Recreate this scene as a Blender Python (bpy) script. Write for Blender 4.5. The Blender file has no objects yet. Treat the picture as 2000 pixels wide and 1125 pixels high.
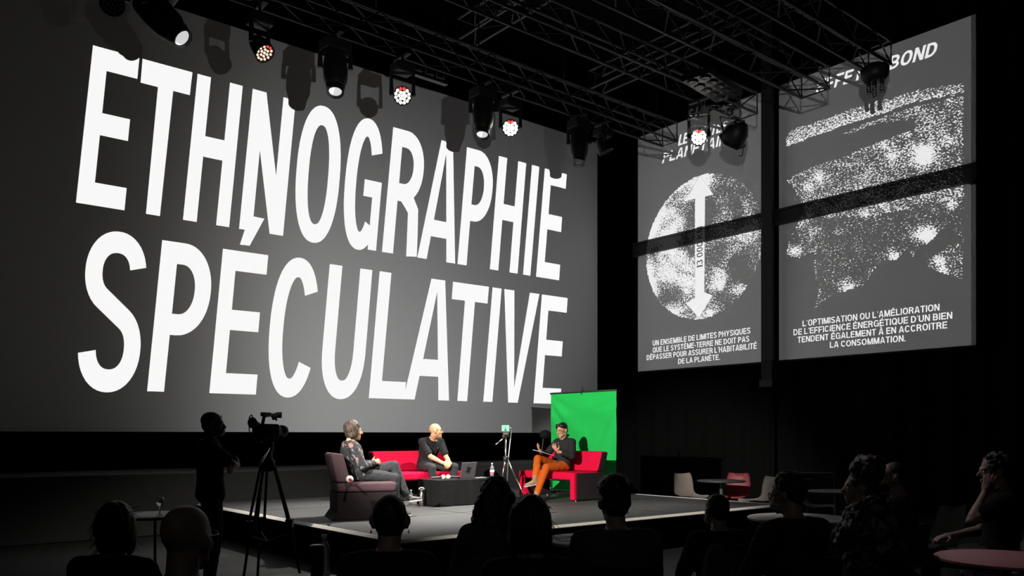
import bpy, bmesh, math, random
import numpy as np
from mathutils import Vector, Matrix, Euler
from mathutils.geometry import delaunay_2d_cdt

# ------------------------------------------------------------------ camera, world, exposure
sc = bpy.context.scene
col = sc.collection
TH = math.radians(39.7)
SN, CS = math.sin(TH), math.cos(TH)
F_PX, CX, HY = 1614.0, 1000.0, 850.0
CAM_Z = 1.5
cam_data = bpy.data.cameras.new('camera')
cam = bpy.data.objects.new('camera', cam_data)
col.objects.link(cam)
cam.location = (0, 0, CAM_Z)
cam.rotation_euler = (math.pi / 2, 0, -TH)
cam_data.sensor_width = 36
cam_data.lens = F_PX / 2000 * 36
cam_data.shift_y = (HY - 562.5) / 2000
cam_data.clip_start = 0.05
sc.camera = cam
world = bpy.data.worlds.new('world')
sc.world = world
world.use_nodes = True
world.node_tree.nodes['Background'].inputs[0].default_value = (0.5, 0.5, 0.55, 1)
world.node_tree.nodes['Background'].inputs[1].default_value = 0.0
sc.view_settings.view_transform = 'Standard'
sc.view_settings.look = 'None'
sc.view_settings.gamma = 1
sc.view_settings.exposure = 0
sc.view_settings.use_curve_mapping = False
sc.cycles.max_bounces = 6
sc.cycles.diffuse_bounces = 4
sc.cycles.transparent_max_bounces = 12
sc.cycles.sample_clamp_indirect = 3.0
sc.cycles.use_denoising = True

STAGE_Z = 0.45
SCREEN_Y = 15.0
WALL_X = 16.0
L_MAIN = Vector((1.95, 0.10, 2.60))     # lens of the projector for the big screen
L_SIDE = Vector((-0.71, -0.53, 2.49))   # lens of the projector for the two side screens

def spot_light(name, loc, target, watts, angle, blend, color=(1, 1, 1), radius=0.0):
    d = bpy.data.lights.new(name, 'SPOT')
    d.energy = watts; d.spot_size = math.radians(angle); d.spot_blend = blend
    d.color = color; d.shadow_soft_size = radius
    o = bpy.data.objects.new(name, d)
    col.objects.link(o)
    o.location = loc
    v = Vector(target) - Vector(loc)
    o.rotation_euler = v.to_track_quat('-Z', 'Y').to_euler()
    return o

MAIN_W, SIDE_W = 28500, 29000
spot_light('main_projector_lamp', L_MAIN, (8.3, 15, 5.2), MAIN_W, 75, 0.02)
spot_light('side_projector_lamp', L_SIDE, (16, 10.0, 6.1), SIDE_W, 60, 0.02)
# stage lighting and added fills: (lamp position, target, watts, cone, blend, colour)
STAGE_SPOTS = [
    ('key_from_house_left', (-1.2, 5.3, 4.8), (9.2, 9.9, 1.0), 8400, 27, 0.6, (1.0, 0.97, 0.91)),
    ('wash_from_truss_right', (8.72, 10.4, 6.42), (6.2, 9.9, 0.9), 4600, 44, 0.8, (1.0, 0.97, 0.91)),
    ('wash_from_second_truss', (11.1, 8.65, 6.35), (6.6, 10.4, 1.0), 3900, 38, 0.8, (1.0, 0.97, 0.91)),
    ('front_wash', (3.6, 3.0, 6.6), (6.3, 9.3, 0.9), 2300, 25, 0.9, (1.0, 0.97, 0.91)),
    ('chair_fill', (9.4, 6.25, 6.72), (11.6, 6.3, 0.6), 170, 40, 0.9, (1.0, 0.93, 0.9)),  # added fill that brightens the chairs at right, no lamp hangs there
    ('audience_fill', (-2.0, -2.0, 4.6), (5.2, 3.9, 0.8), 30, 48, 0.7, (1.0, 0.97, 0.94)),  # added fill behind the camera, lifts the dark audience
    ('edge_fill', (7.7, 6.1, 6.93), (7.7, 7.0, 0.45), 1150, 52, 0.5, (1.0, 0.95, 0.88)),  # added fill out of view, brightens the stage edging
    ('house_glow', (6.2, 6.25, 6.72), (6.2, 2.2, 0.8), 260, 34, 0.9, (1.0, 0.80, 0.80)),
]
for n, p, t, w, a, b, c in STAGE_SPOTS:
    spot_light(n, p, t, w, a, b, c, 0.05)

# ------------------------------------------------------------------ helpers
PI = math.pi
def ray(px):
    l = (px - CX) / F_PX
    return Vector((SN + l * CS, CS - l * SN, 0))
def spot(px, d, z=0.0):                       # point of the room at picture column px, d metres deep
    v = ray(px) * d
    return Vector((v.x, v.y, z))
def zat(py, d): return CAM_Z + (HY - py) / F_PX * d
def on_y(px, py, Y):
    v = ray(px); d = Y / v.y
    return Vector((v.x * d, Y, zat(py, d)))
def on_x(px, py, X):
    v = ray(px); d = X / v.x
    return Vector((X, v.y * d, zat(py, d)))
def to_px(p):
    d = p[0] * SN + p[1] * CS
    l = p[0] * CS - p[1] * SN
    return CX + F_PX * l / d, HY - F_PX * (p[2] - CAM_Z) / d

def mat(name, rgb, rough=0.6, metal=0.0, var=0.12, scale=6.0, bump=0.0, bscale=60.0, emit=None, estr=0.0, spec=0.5, sheen=0.0):
    m = bpy.data.materials.new(name); m.use_nodes = True
    nt = m.node_tree; b = nt.nodes['Principled BSDF']
    b.inputs['Roughness'].default_value = rough
    b.inputs['Metallic'].default_value = metal
    b.inputs['Specular IOR Level'].default_value = spec
    if sheen: b.inputs['Sheen Weight'].default_value = sheen
    tc = nt.nodes.new('ShaderNodeTexCoord')
    if var > 0:
        n = nt.nodes.new('ShaderNodeTexNoise'); n.inputs['Scale'].default_value = scale; n.inputs['Detail'].default_value = 4
        r = nt.nodes.new('ShaderNodeMapRange')
        r.inputs[3].default_value = 1 - var; r.inputs[4].default_value = 1 + var
        mx = nt.nodes.new('ShaderNodeVectorMath'); mx.operation = 'SCALE'
        mx.inputs[0].default_value = rgb
        nt.links.new(tc.outputs['Object'], n.inputs['Vector'])
        nt.links.new(n.outputs['Fac'], r.inputs[0])
        nt.links.new(r.outputs[0], mx.inputs['Scale'])
        nt.links.new(mx.outputs[0], b.inputs['Base Color'])
    else:
        b.inputs['Base Color'].default_value = (*rgb, 1)
    if bump > 0:
        n2 = nt.nodes.new('ShaderNodeTexNoise'); n2.inputs['Scale'].default_value = bscale; n2.inputs['Detail'].default_value = 3
        bp = nt.nodes.new('ShaderNodeBump'); bp.inputs['Strength'].default_value = bump; bp.inputs['Distance'].default_value = 0.02
        nt.links.new(tc.outputs['Object'], n2.inputs['Vector'])
        nt.links.new(n2.outputs['Fac'], bp.inputs['Height'])
        nt.links.new(bp.outputs[0], b.inputs['Normal'])
    if emit:
        b.inputs['Emission Color'].default_value = (*emit, 1)
        b.inputs['Emission Strength'].default_value = estr
    return m

def tag(o, label=None, cat=None, group=None, kind=None):
    if label: o['label'] = label
    if cat: o['category'] = cat
    if group: o['group'] = group
    if kind: o['kind'] = kind
    return o
def link_mesh(name, me, m, parent=None, smooth=False, loc=None):
    if m is not None:
        me.materials.clear()
        for mm in (m if isinstance(m, (list, tuple)) else [m]): me.materials.append(mm)
    if smooth:
        me.polygons.foreach_set('use_smooth', [True] * len(me.polygons))
    o = bpy.data.objects.new(name, me); col.objects.link(o)
    if loc is not None: o.location = loc
    if parent is not None: o.parent = parent
    return o
def obj(name, bm, m, parent=None, smooth=False, bevel=0.0, loc=None, autosmooth=None):
    me = bpy.data.meshes.new(name)
    bmesh.ops.recalc_face_normals(bm, faces=bm.faces)
    bm.to_mesh(me); bm.free()
    o = link_mesh(name, me, m, parent, smooth, loc)
    if bevel > 0:
        md = o.modifiers.new('bevel', 'BEVEL'); md.width = bevel; md.segments = 3; md.limit_method = 'ANGLE'
        md.angle_limit = math.radians(40)
    if autosmooth:
        me.polygons.foreach_set('use_smooth', [True] * len(me.polygons))
        me.set_sharp_from_angle(angle=math.radians(autosmooth))
    return o
def empty(name, loc, rz=0.0, label=None, cat=None, group=None):
    o = bpy.data.objects.new(name, None); col.objects.link(o)
    o.location = loc; o.rotation_euler = (0, 0, rz); o.empty_display_size = 0.1
    return tag(o, label, cat, group)
def structure(name, bm, m, **k):
    o = obj(name, bm, m, **k); o['kind'] = 'structure'; return o

def bm_new(): return bmesh.new()
def box(bm, lo, hi, M=None):
    lo, hi = Vector(lo), Vector(hi)
    vs = []
    for x in (lo.x, hi.x):
        for y in (lo.y, hi.y):
            for z in (lo.z, hi.z):
                p = Vector((x, y, z))
                vs.append(bm.verts.new(M @ p if M is not None else p))
    for f in ((0, 1, 3, 2), (4, 6, 7, 5), (0, 4, 5, 1), (2, 3, 7, 6), (0, 2, 6, 4), (1, 5, 7, 3)):
        bm.faces.new([vs[i] for i in f])
    return bm
def prism(bm, pts, axis, a, b, M=None):          # pts: 2-D outline, extruded along axis from a to b
    def mk(p, t):
        v = {'x': (t, p[0], p[1]), 'y': (p[0], t, p[1]), 'z': (p[0], p[1], t)}[axis]
        v = Vector(v)
        return bm.verts.new(M @ v if M is not None else v)
    A = [mk(p, a) for p in pts]; B = [mk(p, b) for p in pts]
    bm.faces.new(A); bm.faces.new(B[::-1])
    n = len(pts)
    for i in range(n):
        bm.faces.new([A[i], A[(i + 1) % n], B[(i + 1) % n], B[i]])
    return bm
def basis(d):
    d = Vector(d).normalized()
    a = Vector((0, 0, 1)) if abs(d.z) < 0.9 else Vector((1, 0, 0))
    u = d.cross(a).normalized(); v = d.cross(u).normalized()
    return u, v
def tube(bm, pts, r, n=8, cap=True, closed=False):
    pts = [Vector(p) for p in pts]
    rs = r if isinstance(r, (list, tuple)) else [r] * len(pts)
    rings = []
    u = None
    m = len(pts)
    for i, p in enumerate(pts):
        if closed: t = pts[(i + 1) % m] - pts[i - 1]
        elif i == 0: t = pts[1] - pts[0]
        elif i == m - 1: t = pts[-1] - pts[-2]
        else: t = (pts[i + 1] - pts[i]).normalized() + (pts[i] - pts[i - 1]).normalized()
        if t.length < 1e-9: t = Vector((0, 0, 1))
        t.normalize()
        if u is None: u, v = basis(t)
        else:
            u = (u - t * u.dot(t))
            if u.length < 1e-6: u, v = basis(t)
            u.normalize(); v = t.cross(u)
        rings.append([bm.verts.new(p + (u * math.cos(2 * PI * k / n) + v * math.sin(2 * PI * k / n)) * rs[i]) for k in range(n)])
    for i in range(m if closed else m - 1):
        a, b = rings[i], rings[(i + 1) % m]
        for k in range(n):
            bm.faces.new([a[k], a[(k + 1) % n], b[(k + 1) % n], b[k]])
    if cap and not closed:
        bm.faces.new(rings[0][::-1]); bm.faces.new(rings[-1])
    return bm
def lathe(bm, prof, n=24, M=None):                # prof: (radius, height) about z
    rings = []
    for r, z in prof:
        ring = []
        for k in range(n):
            p = Vector((r * math.cos(2 * PI * k / n), r * math.sin(2 * PI * k / n), z))
            ring.append(bm.verts.new(M @ p if M is not None else p))
        rings.append(ring)
    for i in range(len(rings) - 1):
        for k in range(n):
            bm.faces.new([rings[i][k], rings[i][(k + 1) % n], rings[i + 1][(k + 1) % n], rings[i + 1][k]])
    bm.faces.new(rings[0][::-1]); bm.faces.new(rings[-1])
    return bm
def ellipsoid(bm, c, r, R=None, u=16, v=10):
    M = Matrix.Translation(Vector(c)) @ (R.to_4x4() if R is not None else Matrix.Identity(4)) @ Matrix.Diagonal((*r, 1))
    bmesh.ops.create_uvsphere(bm, u_segments=u, v_segments=v, radius=1, matrix=M)
    return bm
def aim(p, d, up=None):                           # matrix at p whose local -z points along d
    q = Vector(d).normalized().to_track_quat('-Z', 'Y')
    return Matrix.Translation(Vector(p)) @ q.to_matrix().to_4x4()
def copy_tree(o, parent=None):
    c = o.copy(); col.objects.link(c)
    if parent is not None: c.parent = parent
    for ch in list(o.children): copy_tree(ch, c)
    return c

# ------------------------------------------------------------------ materials
M = {}
M['black_paint'] = mat('black_paint', (0.012, 0.012, 0.012), 0.75, var=0.2)
M['drape'] = mat('black_drape', (0.003, 0.003, 0.003), 0.95, spec=0.1, var=0.25, bump=0.3, bscale=8)
M['floor'] = mat('dark_hall_floor', (0.007, 0.007, 0.007), 0.65, var=0.3, scale=2, spec=0.2)
M['ceiling'] = mat('black_ceiling', (0.006, 0.006, 0.006), 0.95, spec=0.1)
M['stage_top'] = mat('grey_stage_floor', (0.05, 0.05, 0.05), 0.6, var=0.3, scale=1.6, bump=0.05, spec=0.3)
M['trim'] = mat('pale_stage_edging', (0.75, 0.7, 0.63), 0.45, metal=0.0, var=0.15)
M['skirt'] = mat('black_stage_skirt', (0.008, 0.008, 0.008), 0.9, spec=0.1)
M['riser'] = mat('grey_rear_riser', (0.03, 0.03, 0.03), 0.85, var=0.12, spec=0.2)
M['screen'] = mat('projection_screen', (0.80, 0.80, 0.80), 0.95, var=0.015, spec=0.0)
M['steel_black'] = mat('black_steel', (0.02, 0.02, 0.02), 0.5, metal=0.3)
M['truss'] = mat('dark_truss_metal', (0.035, 0.035, 0.035), 0.45, metal=0.4, var=0.2)
M['bracing'] = mat('black_bracing_metal', (0.008, 0.008, 0.008), 0.6, metal=0.2)
M['fixture'] = mat('black_fixture_casing', (0.010, 0.010, 0.010), 0.5, var=0.2, spec=0.3)
M['chrome'] = mat('bright_metal', (0.62, 0.6, 0.58), 0.28, metal=1.0, var=0.05)
M['lens_soft'] = mat('lamp_lens', (0.5, 0.5, 0.5), 0.25, emit=(1, 1, 1), estr=0.6, var=0.3, scale=20)
M['lens_dark'] = mat('unlit_lens', (0.02, 0.02, 0.02), 0.5, var=0.2)
M['led_white'] = mat('led_lit', (1, 1, 1), 0.4, emit=(1.0, 0.95, 0.88), estr=2.2, var=0)
M['led_bright'] = mat('led_full', (1, 1, 1), 0.4, emit=(1.0, 0.96, 0.9), estr=16, var=0)
M['led_pale_red'] = mat('led_pale_red', (1, 0.7, 0.6), 0.4, emit=(1.0, 0.62, 0.5), estr=1.4, var=0)
M['led_red'] = mat('led_red', (0.9, 0.1, 0.05), 0.4, emit=(1.0, 0.06, 0.05), estr=1.1, var=0)
M['red_fabric'] = mat('red_sofa_fabric', (0.58, 0.004, 0.038), 0.85, var=0.1, bump=0.15, bscale=250, spec=0.1)
M['plum_fabric'] = mat('dark_plum_fabric', (0.085, 0.048, 0.055), 0.9, var=0.12, bump=0.15, bscale=250, spec=0.2)
M['side_fabric'] = mat('dark_side_fabric', (0.022, 0.016, 0.017), 0.9, var=0.15, spec=0.15)  # darker tone for sofa ends, backrest ends and armchair base
M['black_cloth'] = mat('black_cloth', (0.005, 0.005, 0.005), 0.85, var=0.3, bump=0.2, bscale=14, spec=0.2)
M['green_cloth'] = mat('green_backdrop_cloth', (0.014, 0.43, 0.075), 0.85, var=0.08, scale=3, bump=0.5, bscale=5, spec=0.15)
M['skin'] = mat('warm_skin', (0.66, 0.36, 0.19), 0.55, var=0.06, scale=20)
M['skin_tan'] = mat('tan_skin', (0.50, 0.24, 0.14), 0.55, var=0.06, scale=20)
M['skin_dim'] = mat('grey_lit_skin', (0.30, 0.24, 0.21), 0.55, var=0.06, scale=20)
M['black_shirt'] = mat('black_cotton', (0.017, 0.017, 0.018), 0.85, var=0.2, bump=0.4, bscale=18, spec=0.2)
M['dark_jeans'] = mat('dark_grey_jeans', (0.035, 0.035, 0.038), 0.85, var=0.25, scale=12, bump=0.2, bscale=30, spec=0.2)
M['orange_cord'] = mat('orange_trouser_cloth', (0.47, 0.088, 0.008), 0.85, var=0.12, scale=10, bump=0.3, bscale=22, spec=0.15)
M['audience_cloth'] = mat('dark_audience_cloth', (0.012, 0.012, 0.013), 0.9, var=0.3, spec=0.1)
M['audience_grey'] = mat('dark_grey_audience_cloth', (0.05, 0.05, 0.052), 0.9, var=0.3, spec=0.1)
M['hair_black'] = mat('black_hair', (0.009, 0.008, 0.008), 0.5, var=0.3, scale=30, bump=0.4, bscale=60)
M['hair_mixed'] = mat('grey_brown_hair', (0.05, 0.030, 0.020), 0.55, var=0.8, scale=40, bump=0.5, bscale=60)
M['beard'] = mat('grey_brown_beard', (0.32, 0.16, 0.085), 0.8, var=0.4, scale=60)
M['white'] = mat('white_plastic', (0.8, 0.8, 0.78), 0.5, var=0.05)
M['foam_white'] = mat('pale_foam', (0.72, 0.66, 0.56), 0.95, var=0.1, scale=50, bump=0.4, bscale=150)
M['black_plastic'] = mat('black_plastic', (0.015, 0.015, 0.016), 0.4, var=0.1)
M['paper'] = mat('white_paper', (0.8, 0.8, 0.8), 0.8, var=0.03)
M['laptop'] = mat('grey_laptop_shell', (0.16, 0.16, 0.165), 0.42, metal=0.5, var=0.05)
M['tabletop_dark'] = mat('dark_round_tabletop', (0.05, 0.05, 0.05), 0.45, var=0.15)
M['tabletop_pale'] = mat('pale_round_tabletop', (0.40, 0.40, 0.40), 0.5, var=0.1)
M['tabletop_rosy_lit'] = mat('rosy_lit_tabletop', (0.50, 0.24, 0.26), 0.5, var=0.1)  # rosy light from above put into the tabletop colour
M['chair_beige'] = mat('beige_plastic_shell', (0.42, 0.36, 0.32), 0.5, var=0.06)
M['chair_red'] = mat('red_plastic_shell', (0.42, 0.07, 0.09), 0.5, var=0.06)
M['chair_grey'] = mat('grey_plastic_shell', (0.2, 0.2, 0.2), 0.5, var=0.06)
M['chair_dark'] = mat('dark_plastic_shell', (0.06, 0.06, 0.06), 0.5, var=0.06)
M['shoe_dark'] = mat('dark_shoe_leather', (0.03, 0.03, 0.03), 0.6, var=0.2)
M['shoe_tan'] = mat('tan_grey_shoe', (0.28, 0.18, 0.10), 0.7, var=0.3, scale=25)
M['sole_pale'] = mat('pale_rubber_sole', (0.4, 0.36, 0.32), 0.7, var=0.1)
M['mask_cloth'] = mat('pale_face_mask', (0.35, 0.35, 0.36), 0.9, var=0.05)
M['water'] = mat('clear_bottle_plastic', (0.55, 0.57, 0.58), 0.12, var=0.1)
for nm in ('water',):
    M[nm].node_tree.nodes['Principled BSDF'].inputs['Transmission Weight'].default_value = 0.7
# ------------------------------------------------------------------ room shell
bm = bm_new(); box(bm, (-6, -6, -0.1), (16.7, 16.6, 0)); structure('floor', bm, M['floor'])
bm = bm_new(); box(bm, (-6, -6, 11.0), (16.7, 16.6, 11.1)); structure('ceiling', bm, M['ceiling'])
def drape_wall(name, a, b, z0, z1, depth=0.10, pitch=0.55):
    a, b = Vector(a), Vector(b)
    t = (b - a); L = t.length; t.normalize(); n = Vector((-t.y, t.x, 0))
    bm = bm_new(); N = int(L / pitch * 8)
    prev = None
    for i in range(N + 1):
        s = L * i / N
        off = n * (depth * 0.5 * math.sin(2 * PI * s / pitch))
        p = a + t * s + off
        cur = (bm.verts.new((p.x, p.y, z0)), bm.verts.new((p.x, p.y, z1)))
        if prev: bm.faces.new([prev[0], cur[0], cur[1], prev[1]])
        prev = cur
    return structure(name, bm, M['drape'], smooth=True)
bm = bm_new(); box(bm, (-6, 16.4, 0), (16.7, 16.6, 11)); structure('wall_back', bm, M['black_paint'])
bm = bm_new(); box(bm, (16.5, -6, 0), (16.7, 16.4, 11)); structure('wall_right', bm, M['black_paint'])
bm = bm_new(); box(bm, (-6.2, -6, 0), (-6, 16.6, 11)); structure('wall_left', bm, M['black_paint'])
bm = bm_new(); box(bm, (-6.2, -6.2, 0), (16.7, -6, 11)); structure('wall_front', bm, M['black_paint'])
o = drape_wall('back_curtain', (-5.9, 15.7, 0), (16.4, 15.7, 0), 0.02, 10.9)
del o['kind']; tag(o, 'full-height black curtain hanging behind the giant title screen', 'curtain')
o = drape_wall('side_curtain', (16.32, 15.4, 0), (16.32, -5.9, 0), 0.02, 10.9)
del o['kind']; tag(o, 'black curtain along the right wall behind the two side screens', 'curtain')
# low grey riser at the back of the stage
bm = bm_new(); box(bm, (-2.0, 12.85, 0), (13.2, 14.6, 0.93)); structure('trim_1', bm, M['riser'], bevel=0.02)

# ------------------------------------------------------------------ stage
SX0, SX1, SY0, SY1 = 4.40, 11.08, 7.04, 12.83
stage = empty('stage', (SX0, SY0, 0), 0, 'low grey platform stage with pale edging carrying the sofas and speakers', 'stage')
bm = bm_new(); box(bm, (0.012, 0.012, 0.40), (SX1 - SX0 - 0.012, SY1 - SY0, STAGE_Z)); obj('deck', bm, M['stage_top'], stage)
bm = bm_new(); box(bm, (0.05, 0.05, 0.0), (SX1 - SX0 - 0.05, SY1 - SY0 - 0.05, 0.399)); obj('skirt', bm, M['skirt'], stage)
def edging(a, b):
    bm = bm_new(); box(bm, a, b); return obj('edging', bm, M['trim'], stage)
W, D = SX1 - SX0, SY1 - SY0
zt = STAGE_Z + .006
bm = bm_new(); prism(bm, [(.02, zt), (.008, zt), (-.030, zt - .026), (-.030, zt - .032), (.02, zt - .032)], 'x', -.04, W + .03); obj('edging', bm, M['trim'], stage)
bm = bm_new(); prism(bm, [(.03, zt), (.012, zt), (-.030, zt - .026), (-.030, zt - .036), (.03, zt - .036)], 'y', .0205, D); obj('edging', bm, M['trim'], stage)
edging((W - 0.010, 0.0155, 0.405), (W + 0.03, D, STAGE_Z + 0.006))
# seams of the deck panels
for i, (a, b) in enumerate((((0.03, 2.02, 0), (W - 0.02, 2.028, 0)), ((0.03, 4.02, 0), (W - 0.02, 4.028, 0)),
                            ((2.2, 0.03, 0), (2.208, D, 0)), ((4.4, 0.03, 0), (4.408, D, 0)))):
    bm = bm_new(); box(bm, (a[0], a[1], STAGE_Z), (b[0], b[1], STAGE_Z + 0.002)); obj('panel_seam', bm, M['skirt'], stage)

# ------------------------------------------------------------------ lettering (outlines of a bold grotesque)
def pen(path, tx, ty, closed=False):              # stroke a centre line with an elliptical pen
    P = [Vector((x / tx, y / ty)) for x, y in path]
    n = len(P); Lf, Rt = [], []
    for i in range(n):
        if closed: t = P[(i + 1) % n] - P[i - 1]
        elif i == 0: t = P[1] - P[0]
        elif i == n - 1: t = P[-1] - P[-2]
        else: t = P[i + 1] - P[i - 1]
        t.normalize(); nn = Vector((-t.y, t.x)) * 0.5
        a, b = P[i] + nn, P[i] - nn
        Lf.append((a.x * tx, a.y * ty)); Rt.append((b.x * tx, b.y * ty))
    if closed: return Lf, Rt
    return Lf + Rt[::-1]
def arc(cx, cy, rx, ry, a0, a1, n=14, p=2.25):
    out = []
    for i in range(n + 1):
        a = math.radians(a0 + (a1 - a0) * i / n)
        c, s = math.cos(a), math.sin(a)
        out.append((cx + rx * math.copysign(abs(c) ** (2 / p), c), cy + ry * math.copysign(abs(s) ** (2 / p), s)))
    return out
def glyph(ch, s, t, q=14):
    """solid outlines (outer, hole) in the unit square; s: stem width, t: bar height, as shares of the square"""
    H = s / 2; T = t / 2
    R = lambda x0, y0, x1, y1: ([(x0, y0), (x1, y0), (x1, y1), (x0, y1)], None)
    def ring(cx, cy, rx, ry, p=2.3):
        return (arc(cx, cy, rx, ry, 0, 360 - 360 / (4 * q), 4 * q - 1, p), arc(cx, cy, rx - s, ry - t, 0, 360 - 360 / (4 * q), 4 * q - 1, p))
    if ch == 'I': return [R(0, 0, 1, 1)]
    if ch == 'E': return [R(0, 0, s, 1), R(s * .9, 0, 1, t), R(s * .9, .5 - T + .013, .93, .5 + T + .013), R(s * .9, 1 - t, 1, 1)]
    if ch == 'F': return [R(0, 0, s, 1), R(s * .9, .47 - T, .9, .47 + T), R(s * .9, 1 - t, 1, 1)]
    if ch == 'L': return [R(0, 0, s, 1), R(s * .9, 0, 1, t)]
    if ch == 'T': return [R(.5 - H, 0, .5 + H, 1 - t * .9), R(0, 1 - t, 1, 1)]
    if ch == 'H': return [R(0, 0, s, 1), R(1 - s, 0, 1, 1), R(s * .9, .5 - T + .02, 1 - s * .9, .5 + T + .02)]
    if ch == 'N': return [R(0, 0, s, 1), R(1 - s, 0, 1, 1), ([(0, 1), (1 - s * 1.08, 0), (1, 0), (s * 1.08, 1)], None)]
    if ch == 'M': return [R(0, 0, s, 1), R(1 - s, 0, 1, 1), ([(0, 1), (.5 - H * .85, 0), (.5 + H * .85, 0), (s * 1.25, 1)], None),
                          ([(1 - s * 1.25, 1), (.5 - H * .85, 0), (.5 + H * .85, 0), (1, 1)], None)]
    if ch == 'A':
        a = s * .62; xl = lambda y: (.5 - a) * y; 
        il = lambda y: s + (.5 - s) * y / .9
        y0, y1 = .2, .2 + t
        return [([(0, 0), (s, 0), (il(y0), y0), (1 - il(y0), y0), (1 - s, 0), (1, 0), (.5 + a, 1), (.5 - a, 1)],
                 [(il(y1), y1), (1 - il(y1), y1), (.5, .9)])]
    if ch == 'V': return [([(0, 1), (.5 - H, 0), (.5 + H, 0), (1, 1), (1 - s, 1), (.5, .14), (s, 1)], None)]
    if ch == 'Y': return [R(.5 - H, 0, .5 + H, .45), ([(0, 1), (.5 - H, .40), (.5 + H, .40), (1, 1), (1 - s * 1.15, 1), (.5, .58), (s * 1.15, 1)], None)]
    if ch == 'K': return [R(0, 0, s, 1), ([(s * .9, .30), (s * .9, .55), (1 - s * 1.2, 1), (1, 1)], None), ([(s * 1.2, .52), (s * 1.9, .72), (1, 0), (1 - s * 1.25, 0)], None)]
    if ch in 'OQ0':
        g = [ring(.5, .5, .5, .515)]
        if ch == 'Q': g.append(([(.52, .25), (.66, .36), (1.0, 0.02), (.86, -.07)], None))
        return g
    if ch == 'U': return [(pen([(H, 1)] + arc(.5, .36, .5 - H, .36 - T + .015, 180, 360, 2 * q) + [(1 - H, 1)], s, t), None)]
    if ch == 'C': return [(pen(arc(.5, .5, .5 - H, .515 - T, 34, 326, 3 * q), s, t), None)]
    if ch == 'G': return [(pen(arc(.5, .5, .5 - H, .515 - T, 32, 318, 3 * q), s, t), None), R(.52, .41, 1, .41 + t * .92), R(1 - s * .78, 0, 1, .45)]
    if ch == 'J': return [(pen(arc(.5, .3, .5 - H, .3 - T, 180, 360, 2 * q) + [(1 - H, 1)], s, t), None)]
    if ch in 'PRDB':
        def bowl(yb, yt, rx):
            c = (yb + yt) / 2; ry = (yt - yb) / 2
            ex = .42
            o_ = [(0, yb), (ex, yb)] + arc(ex, c, rx - ex, ry, -90, 90, 2 * q, 2.1) + [(0, yt)]
            i_ = [(s, yb + t), (ex, yb + t)] + arc(ex, c, rx - ex - s, ry - t, -90, 90, 2 * q, 2.1) + [(s, yt - t)]
            return (o_, i_)
        if ch == 'D': return [bowl(0, 1, 1)]
        if ch == 'P': return [R(0, 0, s, .5), bowl(.385, 1, 1)]
        if ch == 'B': return [bowl(0, .57, 1), bowl(.57 - t, 1, .95)]
        if ch == 'R': return [R(0, 0, s, .5), bowl(.42, 1, .97),
                              (pen([(.45, .42 + T), (.62, .43), (.76, .36), (1 - H - .06, .2), (1 - H - .03, 0)], s, t), None)]
    if ch == 'S':
        up = arc(.5, .745, .5 - H, .27 - T, 10, 240, 2 * q, 2.15)
        lo = arc(.5, .265, .5 - H, .28 - T, 60, -172, 2 * q, 2.15)
        return [(pen(up + lo, s, t), None)]
    if ch == "'": return [([(.2, 1), (.9, 1), (.8, .78), (.35, .66), (.5, .78), (.2, .8)], None)]
    if ch == '-': return [R(0, .32, 1, .32 + t)]
    if ch == '.': return [R(0, 0, 1, t * 1.1)]
    if ch == '1': return [R(1 - s * 1.3, 0, 1, 1), ([(0.1, .68), (1 - s, .8), (1 - s, 1)], None)]
    if ch == '3': return [(pen(arc(.45, .745, .5 - H, .265 - T, 160, -75, 2 * q, 2.1), s, t), None), (pen(arc(.47, .28, .53 - H, .29 - T, 75, -165, 2 * q, 2.1), s, t), None)]
    return []
ACCENT = {'É': ('E', 1), 'È': ('E', -1), 'À': ('A', -1)}
ADV = dict(A=.98, B=.92, C=.96, D=.95, E=.84, F=.8, G=1.02, H=.94, I=.24, K=.96, L=.78, M=1.14, N=.94, O=1.02, P=.86, Q=1.02, R=.93, S=.88, T=.84, U=.92, V=.92, Y=.92)
ADV.update({"'": .2, '-': .36, '.': .2, ' ': .24, '0': .82, '1': .5, '3': .82})
def layout(text, width, cap, stem, shear=0.0, gap=0.14):
    """polygons of one line of capitals, baseline at v=0 from u=0 to u=width"""
    base = [(ACCENT.get(c, (c, 0))) for c in text]
    tot = sum(ADV[b] for b, _ in base) + gap * (len(base) - 1)
    k = width / tot
    out = []; u = 0.0
    for b, acc in base:
        w = ADV[b] * k
        s = min(1.0, stem * cap / w)
        for o_, h_ in glyph(b, s, stem * .86, 4):
            f = lambda q: (u + q[0] * w + q[1] * cap * shear, q[1] * cap)
            out.append(([f(p) for p in o_], [f(p) for p in h_] if h_ else None))
        if acc:
            c0 = u + w / 2
            y0, y1 = 1.06 * cap, 1.26 * cap; e = .10 * cap; dx = .14 * cap * acc
            pl = [(c0 - e - dx * .4, y0), (c0 + e - dx * .4, y0), (c0 + e + dx * .9, y1), (c0 - e * .8 + dx * .9, y1)]
            out.append(([(p[0] + p[1] * shear, p[1]) for p in pl], None))
        u += w + gap * k
    return out

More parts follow.
